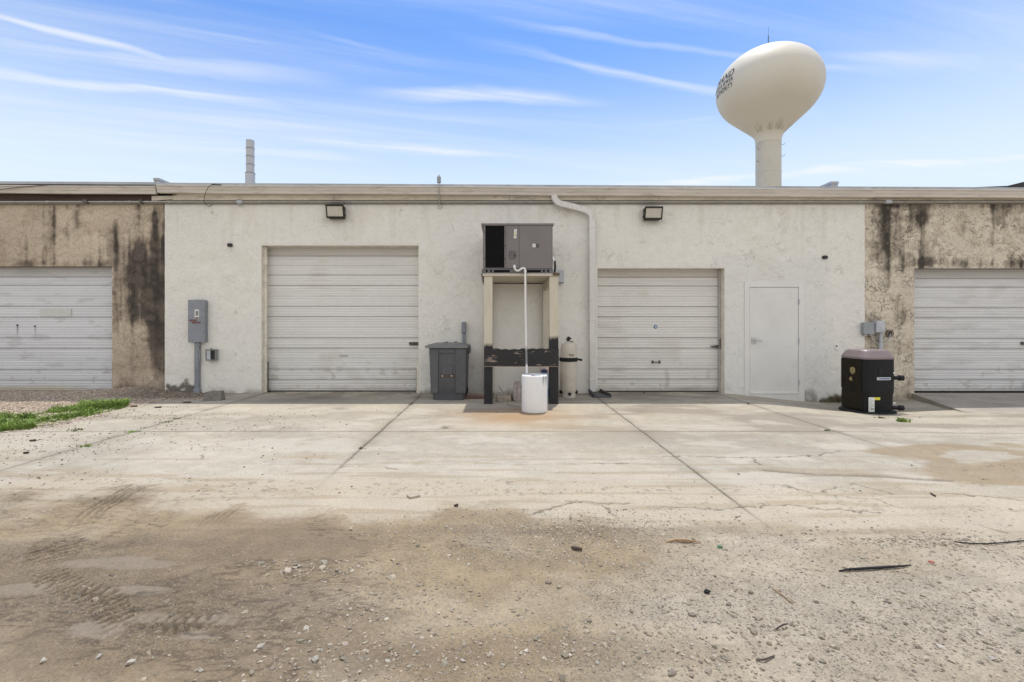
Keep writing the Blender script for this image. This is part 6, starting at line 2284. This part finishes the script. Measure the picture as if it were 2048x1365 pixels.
# water unions at the right
for zz_, nm in ((ht - .33, 0), (hb + .06, 1)):
    b = MB()
    p0_ = face_pt(1, SQ - .06, zz_, -.06)
    d_ = Vector((.98, -.16, 0)).normalized()
    b.tube([p0_, p0_ + d_ * .12], .034, 14)
    b.tube([p0_ + d_ * .12, p0_ + d_ * .185], .047, 14)
    un = b.build('water_union', MAT['pump_black'], t, smooth=True)
    b = MB()
    q_ = face_pt(1, SQ - .06, zz_ + .085, -.01)
    b.tube([q_, q_ + Vector((.02, -.02, 0))], .016, 10)
    b.build('plug', MAT['pvc'], t, smooth=True)

# ------------------------------------------------------------------ far things
# water tower
YT = 85.0
ctx, ctz, ca, cb_ = .559 * YT, CAMH + .491 * YT, .1 * YT, .0797 * YT
t = thing('water_tower', 'cream water tower, a flattened bulb on a single stem, lettered at its left', 'water tower', (ctx, YT, -.35))
zs_n = CAMH + (VPY - 268) / FOC * YT
prof = []
th_t = None
# upper bulb down to where a straight cone to the neck touches it
neck_r, neck_z = 2.35, zs_n - .2
best = None
for th in np.linspace(-1.55, 0.0, 400):
    x, z = ca * math.cos(th), ctz + cb_ * math.sin(th)
    tx, tz = -ca * math.sin(th), cb_ * math.cos(th)
    cr = (neck_r - x) * tz - (neck_z - z) * tx
    if best is None or abs(cr) < best[0]:
        if x > neck_r + .4:
            best = (abs(cr), th)
th_t = best[1]
for th in np.linspace(math.pi / 2 - .001, th_t, 60):
    prof.append((ca * math.cos(th), ctz + cb_ * math.sin(th)))
x, z = prof[-1]
cone = [(x + (neck_r - x) * s, z + (neck_z - z) * s) for s in (.25, .5, .75, .88)]
prof += cone
stem_r = 2.0
fil = [(neck_r + .12, neck_z + .02), (neck_r - .08, neck_z - .28), (2.12, neck_z - .75), (2.03, neck_z - 1.4)]
prof += fil
prof = [(max(r, .01), z) for r, z in prof]
b = MB()
b.lathe(prof[::-1], ctx, YT, 96, caps=True)
b.build('tank', MAT['tank_paint'], t, smooth=True)
b = MB()
zsj = prof[-1][1]
b.lathe([(2.35, -.35), (2.15, 3), (2.03, 8), (2.03, 20), (2.03, zsj)], ctx, YT, 64)
b.build('stem', MAT['stem_paint'], t, smooth=True)
b = MB()
for zz_ in (zsj - .3, zsj - 5.5, zsj - 10.5):
    b.lathe([(2.032, zz_ - .05), (2.055, zz_ - .03), (2.055, zz_ + .03), (2.032, zz_ + .05)], ctx, YT, 64, caps=False)
b.build('weld_ring', MAT['stem_paint'], t)
b = MB()
for s_, zz_ in ((1, zsj - .6), (1, zsj - 2.6), (-1, zsj - 1.4), (-1, zsj - 3.6)):
    b.tube([(ctx + s_ * 1.9, YT - .6, zz_), (ctx + s_ * 2.35, YT - .8, zz_ + .05), (ctx + s_ * 2.45, YT - .85, zz_ + .3)], .035, 6)
b.build('bracket', MAT['dark_steel'], t)
b = MB()
qa = Vector((ctx, YT, ctz + cb_))
b.tube([qa - Vector((0, 0, .1)), qa + Vector((0, 0, 2.6))], .07, 6)
b.tube([qa + Vector((0, 0, 2.5)), qa + Vector((0, 0, 4.2))], .025, 6)
b.build('antenna', MAT['dark_steel'], t)
# stains where the cone meets the stem
b = MB()
random.seed(31)
for i in range(60):
    a_ = math.radians(200 + 130 * random.random())
    r0, z0_ = neck_r + .05, neck_z + .05
    r1 = neck_r + (prof[len(prof) - 9][0] - neck_r) * (.08 + .34 * random.random() ** 2)
    s_ = (r1 - neck_r) / max(1e-6, (x - neck_r))
    z1_ = neck_z + (z - neck_z) * s_
    da = .012 + .02 * random.random()
    q4 = [(r0 + .10, z0_ + .02, a_ - da), (r0 + .10, z0_ + .02, a_ + da), (r1 + .03, z1_ - .02, a_ + da * .3), (r1 + .03, z1_ - .02, a_ - da * .3)]
    if random.random() < .55 and (i % 3 or a_ > 4.6):
        b.add([(ctx + rr * math.cos(aa), YT + rr * math.sin(aa), zz_ - .02) for rr, zz_, aa in q4], [(0, 1, 2, 3)])
b.build('mildew_streaks', M('mildew', (0.50, 0.47, 0.37), .8, var=.2, scale=1), t)


def tank_hit(px, py):
    d = Vector(((px - VPX) / FOC, 1, (VPY - py) / FOC))
    o_ = Vector((0, 0, CAMH)) - Vector((ctx, YT, ctz))
    s_ = Vector((1 / ca, 1 / ca, 1 / cb_))
    D_, O_ = Vector((d.x * s_.x, d.y * s_.y, d.z * s_.z)), Vector((o_.x * s_.x, o_.y * s_.y, o_.z * s_.z))
    A, B, C_ = D_.dot(D_), 2 * D_.dot(O_), O_.dot(O_) - 1
    ds = B * B - 4 * A * C_
    tt = (-B - math.sqrt(max(ds, 0))) / (2 * A)
    p_ = o_ + d * tt
    return math.atan2(p_.y, p_.x), math.asin(max(-1, min(1, p_.z / cb_)))


def tank_text(body, top_px, bot_px, shear, off, space, narrow=1.0):
    a_t, l_t = tank_hit(*top_px)
    a_b, l_b = tank_hit(*bot_px)
    v, f = text_mesh(body, 1.0, shear, off, space)
    v[:, 0] *= narrow
    hgt = v[:, 1].max()
    xmax = v[:, 0].max()
    lm = (l_t + l_b) / 2
    arc = math.sqrt((ca * math.sin(lm)) ** 2 + (cb_ * math.cos(lm)) ** 2) * (l_t - l_b)
    sc = arc / hgt
    Rm = ca * math.cos(lm)
    a_end = (a_t + a_b) / 2 if a_t * a_b > 0 else a_b
    lat = l_b + (v[:, 1] / hgt) * (l_t - l_b)
    phi = a_end - (xmax - v[:, 0]) * sc / Rm
    e = 1.0065
    pts_ = np.stack([ctx + e * ca * np.cos(lat) * np.cos(phi), YT + e * ca * np.cos(lat) * np.sin(phi), ctz + e * cb_ * np.sin(lat)], -1)
    b_ = MB()
    b_.add(pts_, f)
    return b_.build('lettering', MAT['letter_ink'], t)


tank_text('GRAND STRAND', (1471.5, 134.8), (1466.5, 149.5), 0.30, 0.006, 1.08, 0.86)
tank_text('WATER & SEWER', (1466.4, 152.0), (1465.4, 160.2), 0.0, 0.006, 1.2, 0.72)
tank_text('AUTHORITY', (1466.0, 162.6), (1464.4, 173.2), 0.0, 0.006, 1.2, 0.72)

# vent stack on the roof behind
ys_ = 14.0
ks = ys_ / FOC
xs_ = (500.5 - VPX) * ks
t = thing('vent_stack', 'slim pale grey ribbed vent pipe rising behind the roof edge', 'vent pipe', (xs_, ys_, 4.0))
SZ = lambda py: CAMH + (VPY - py) * ks
pr = [(.126, 3.9), (.126, SZ(345.5)), (.118, SZ(345))]
b = MB()
b.lathe([(.132, 3.9), (.132, SZ(347)), (.112, SZ(346.6)), (.112, SZ(281.5))], xs_, ys_, 32)
b.build('pipe', MAT['stack'], t, smooth=True)
for py in (298, 314, 330.5, 347.5):
    rr = .112 if py < 340 else .132
    b = MB()
    b.lathe([(rr, SZ(py) - .012), (rr + .007, SZ(py) - .008), (rr + .007, SZ(py) + .008), (rr, SZ(py) + .012)], xs_, ys_, 32, caps=False)
    b.build('band', MAT['trim_grey'], t, smooth=True)

# neighbouring dark roof peeking over at the far right
t = thing('shed', 'dark shingled roof of a building peeking over the gutter at the far right', 'building', (33, 30, -.35))
kr = 26 / FOC
zr = lambda py: CAMH + (VPY - py) * kr
xr = lambda px: (px - VPX) * kr
b = MB()
b.prism_y([(xr(1700), zr(386)), (xr(2500), zr(386)), (xr(2330), zr(330)), (xr(2110), zr(348)), (xr(2048), zr(364)), (xr(2015), zr(372)), (xr(1940), zr(375.2)), (xr(1700), zr(378.5))], 26, 36)
b.build('roof', MAT['shingle'], t)
MB().box(xr(1720), xr(2480), 26.2, 35.8, -.35, zr(386)).build('wall', MAT['wall_plain'], t)

# ------------------------------------------------------------------ small things on the ground
def on_ground(px, py, dz=0.0):
    p = G(px, py)
    p.z = float(gz(p.x, p.y)[0][0, 0]) + dz
    return p


def strew(name, pts, r, m, label, cat, group=None, n=8):
    P_ = [on_ground(a, b_, c) for a, b_, c in pts]
    b = MB()
    b.tube(P_, r, n)
    return tag(b.build(name, m, None, smooth=True, base=P_[0]), label, cat, group)


strew('wood_stick', [(1333, 1086.5, .006), (1350, 1085.5, .012), (1375, 1086, .014), (1402, 1087.5, .008)], [.003, .008, .009, .003], MAT['stick'], 'short tan splintered stick on the gravel', 'stick')
strew('hose', [(1678, 1143.5, .004), (1700, 1143.5, .012), (1740, 1142, .012), (1780, 1139, .012), (1805, 1137.5, .010), (1822, 1134, .006)], [.004, .007, .0075, .0075, .005, .0025], MAT['rubber'], 'black length of hose lying on pale gravel at the right', 'hose')
strew('wire', [(1908, 1086, .006), (1940, 1089, .008), (1975, 1090, .008), (2010, 1088, .008), (2070, 1083, .008)], .004, MAT['rubber'], 'thin black wire curving along the broken concrete edge', 'wire')
strew('wood_chunk', [(1143, 1098, .012), (1154, 1101, .014), (1164, 1103, .012)], [.008, .011, .009], MAT['dark_wood'], 'short dark round chunk of wood on gravel left of the tan stick', 'wood chunk')
strew('twig', [(1545, 1180, .006), (1562, 1192, .008), (1586, 1213, .005)], [.003, .0035, .002], MAT['stick'], 'thin reddish twig lying slanted on the gravel below the hose', 'twig')
strew('twig', [(1553, 1264, .008), (1566, 1262, .02), (1576, 1258.5, .016)], [.003, .004, .003], MAT['dark_wood'], 'dark forked twig among grey stones near the front', 'twig')
strew('twig', [(1512, 1322, .006), (1530, 1322, .01), (1549, 1315, .006)], [.003, .004, .003], MAT['dark_wood'], 'dark twig on gravel nearest the front edge', 'twig')
strew('leaf_strip', [(1862, 988.5, .004), (1870, 994, .006)], .008, MAT['dark_wood'], 'small dark strip in a crack of the right slab', 'debris')
p = on_ground(1440, 1096.5, .006)
b = MB()
b.prism_y([(p.x - .014, p.z - .004), (p.x + .015, p.z - .006), (p.x + .011, p.z + .006), (p.x - .006, p.z + .008)], p.y - .01, p.y + .012)
tag(b.build('glass_shard', MAT['green_glass'], None, base=p), 'small green shard of glass on the gravel', 'shard')
p = on_ground(1862, 1126, .004)
b = MB()
b.box(p.x - .011, p.x + .011, p.y - .012, p.y + .008, p.z - .004, p.z + .006)
tag(b.build('plastic_scrap', MAT['red_bit'], None, .003, base=p), 'small orange-red scrap on the gravel right of the hose', 'scrap')
p = on_ground(1414, 1192, .01)
crumple('plastic_lump', (p.x, p.y, p.z), .016, .012, .010, MAT['rubber'], 'small black lump on the gravel', 'lump', 14)
p = on_ground(827, 994, .006)
b = MB()
mt = Matrix.Translation(p) @ Matrix.Rotation(.6, 4, 'Z')
b.box(-.045, .045, -.035, .035, -.006, .012, mt)
tag(b.build('concrete_chip', MAT['chip'], None, .004, base=p), 'flat square chip of concrete alone on the dusty slab', 'chip')
for a_, lab in (((66, 883, .05), 'dark leaf scrap on the slab nearest the grass'), ((52, 908, .04), 'dark leaf scrap on the slab lower left of the joint'), ((268, 814, .05), 'dark flat scrap at the tip of the grass strip'), ((316, 816, .05), 'dark flat scrap on soil left of the grey block'),
                (((374, 806, .06)), 'dark flat scrap closest to the grey block'), ((912, 1015, .03), 'dark scrap on the gritty edge of the slab'), ((1483, 847, .0), None)):
    if lab is None:
        continue
    p = on_ground(a_[0], a_[1], .005)
    b = MB()
    w_ = a_[2] * p.y / 6
    b.loft([[(p.x - w_, p.y, p.z), (p.x - w_ * .2, p.y - w_ * .5, p.z), (p.x + w_, p.y - w_ * .1, p.z), (p.x + w_ * .3, p.y + w_ * .5, p.z)],
            [(p.x - w_ * .9, p.y, p.z + .012), (p.x - w_ * .2, p.y - w_ * .4, p.z + .018), (p.x + w_ * .9, p.y - w_ * .1, p.z + .022), (p.x + w_ * .3, p.y + w_ * .4, p.z + .010)]])
    tag(b.build('scrap', MAT['dark_wood'], None, base=p), lab, 'scrap', 'dark scraps on the ground')


# ------------------------------------------------------------------ grass and weeds
def blades(name, pos, hgt, wid, m, lean=0.5, seed=1):
    r = np.random.default_rng(seed)
    n = len(pos)
    a = r.random(n) * 2 * np.pi
    la = r.random(n) * 2 * np.pi
    ln = hgt * lean * (0.3 + r.random(n))
    dx, dy = np.cos(a) * wid, np.sin(a) * wid
    lx, ly = np.cos(la) * ln, np.sin(la) * ln
    V = np.zeros((n, 5, 3))
    V[:, 0] = pos + np.stack([dx, dy, 0 * dx], -1)
    V[:, 1] = pos - np.stack([dx, dy, 0 * dx], -1)
    V[:, 2] = pos + np.stack([dx * .7 + lx * .35, dy * .7 + ly * .35, hgt * .6], -1)
    V[:, 3] = pos + np.stack([-dx * .7 + lx * .35, -dy * .7 + ly * .35, hgt * .6], -1)
    V[:, 4] = pos + np.stack([lx, ly, hgt * (1 - .25 * lean)], -1)
    b = MB()
    b.v = [tuple(p_) for p_ in V.reshape(-1, 3)]
    for i in range(n):
        o_ = i * 5
        b.f += [(o_ + 1, o_, o_ + 2, o_ + 3), (o_ + 3, o_ + 2, o_ + 4)]
    return b


def attr_leaf(name, base, spread):
    return M(name, base, .65, var=spread, scale=9)


ng = 26000
rg = np.random.default_rng(4)
ppx = -120 + 375 * rg.random(ng)
cen = np.interp(ppx, [-120, 0, 60, 120, 180, 230, 255], [862, 851, 845, 834, 822, 815, 812])
hw = np.interp(ppx, [-120, 0, 80, 130, 200, 240, 255], [15, 14, 13, 14, 9, 5, 2])
ppy = cen + hw * np.clip(rg.normal(size=ng) * .52, -1, 1)
yy_ = CAMH * FOC / (ppy - VPY)
xx_ = (ppx - VPX) * yy_ / FOC
dn = fbm(xx_ * 3, yy_ * 3, 3, 77)
k = rg.random(ng) < (0.35 + 0.65 * S(.30, .52, dn)) * S(.22, .45, fbm(xx_ * 9, yy_ * 9, 3, 78))
xx_, yy_, dn = xx_[k], yy_[k], dn[k]
zz_ = gz(xx_, yy_)[0][0]
hh = (.025 + .11 * rg.random(len(xx_)) ** 1.8 * S(.35, .75, dn) * 1.5)
b = blades('grass', np.stack([xx_, yy_, zz_ - .004], -1), hh, .0055 + .003 * rg.random(len(xx_)), None, .8, 2)
gr_o = b.build('grass', MAT['grass_a'])
tag(gr_o, None, None, kind='stuff')


def weed(px, py, n, h, spread, label, m='weed', cat='weed', seed=0, group='weeds in the joints', z=None):
    p = on_ground(px, py)
    r = np.random.default_rng(seed + 50)
    n = int(n * 1.3)
    h = h * 0.75
    pos = np.stack([p.x + spread * r.normal(size=n) * .32, p.y + spread * .6 * r.normal(size=n) * .35, np.full(n, p.z - .003)], -1)
    b = blades('weed', pos, h * (.4 + .7 * r.random(n)), .006 + .004 * r.random(n), None, .8, seed + 3)
    return tag(b.build('weed', MAT[m], None, base=p), label, cat, group)


weed(1806, 836, 46, .13, .12, 'upright tuft of weed on the slab right of the heat pump', 'grass_a', seed=1)
weed(1762, 826, 30, .05, .14, 'low weed at the front edge of the heat pump pad', seed=2)
weed(330, 845, 30, .05, .14, 'upper weed in the left slab joint', seed=3)
weed(352, 838, 26, .04, .14, 'topmost weed in the left slab joint nearest the block', seed=4)
weed(263, 865, 30, .045, .12, 'weed where the left joint meets the cross joint', 'grass_a', seed=5)
weed(150, 861, 30, .05, .16, 'weed on the left slab close to the grass strip', seed=6)
weed(172, 893, 30, .045, .12, 'weed lower down the left joint', 'grass_a', seed=7)
weed(1497, 809, 14, .05, .05, 'tiny weed in the joint below the side door', seed=8)
weed(1653, 862, 14, .05, .06, 'tiny weed in the cross joint at the right', seed=9)
weed(1288, 787, 10, .08, .03, 'tiny weed at the foot of the lower roll-up door', seed=10)
weed(722, 897, 14, .04, .06, 'tiny weed in the joint left of the middle slab', seed=11)
for i, (px, n, h, lab) in enumerate(((1640, 40, .14, 'dry weed at the foot of the white wall nearest the side door'), (1664, 60, .24, 'tall dry weed at the wall left of the heat pump'), (1684, 50, .2, 'dry weed touching the heat pump'))):
    X_ = (px - VPX) / 100
    z_ = float(gz(X_, DW - .08)[0][0, 0])
    r = np.random.default_rng(90 + i)
    pos = np.stack([X_ + .14 * r.normal(size=n) * .6, DW - .10 + .05 * r.normal(size=n), np.full(n, z_)], -1)
    b = blades('weed', pos, h * (.35 + .7 * r.random(n)), .005 + .003 * r.random(n), None, .7, 60 + i)
    tag(b.build('weed', M('dry_weed', (0.13, 0.11, 0.05), .8, var=.4, scale=12), None, base=(X_, DW - .1, z_)), lab, 'weed', 'weeds along the wall foot')
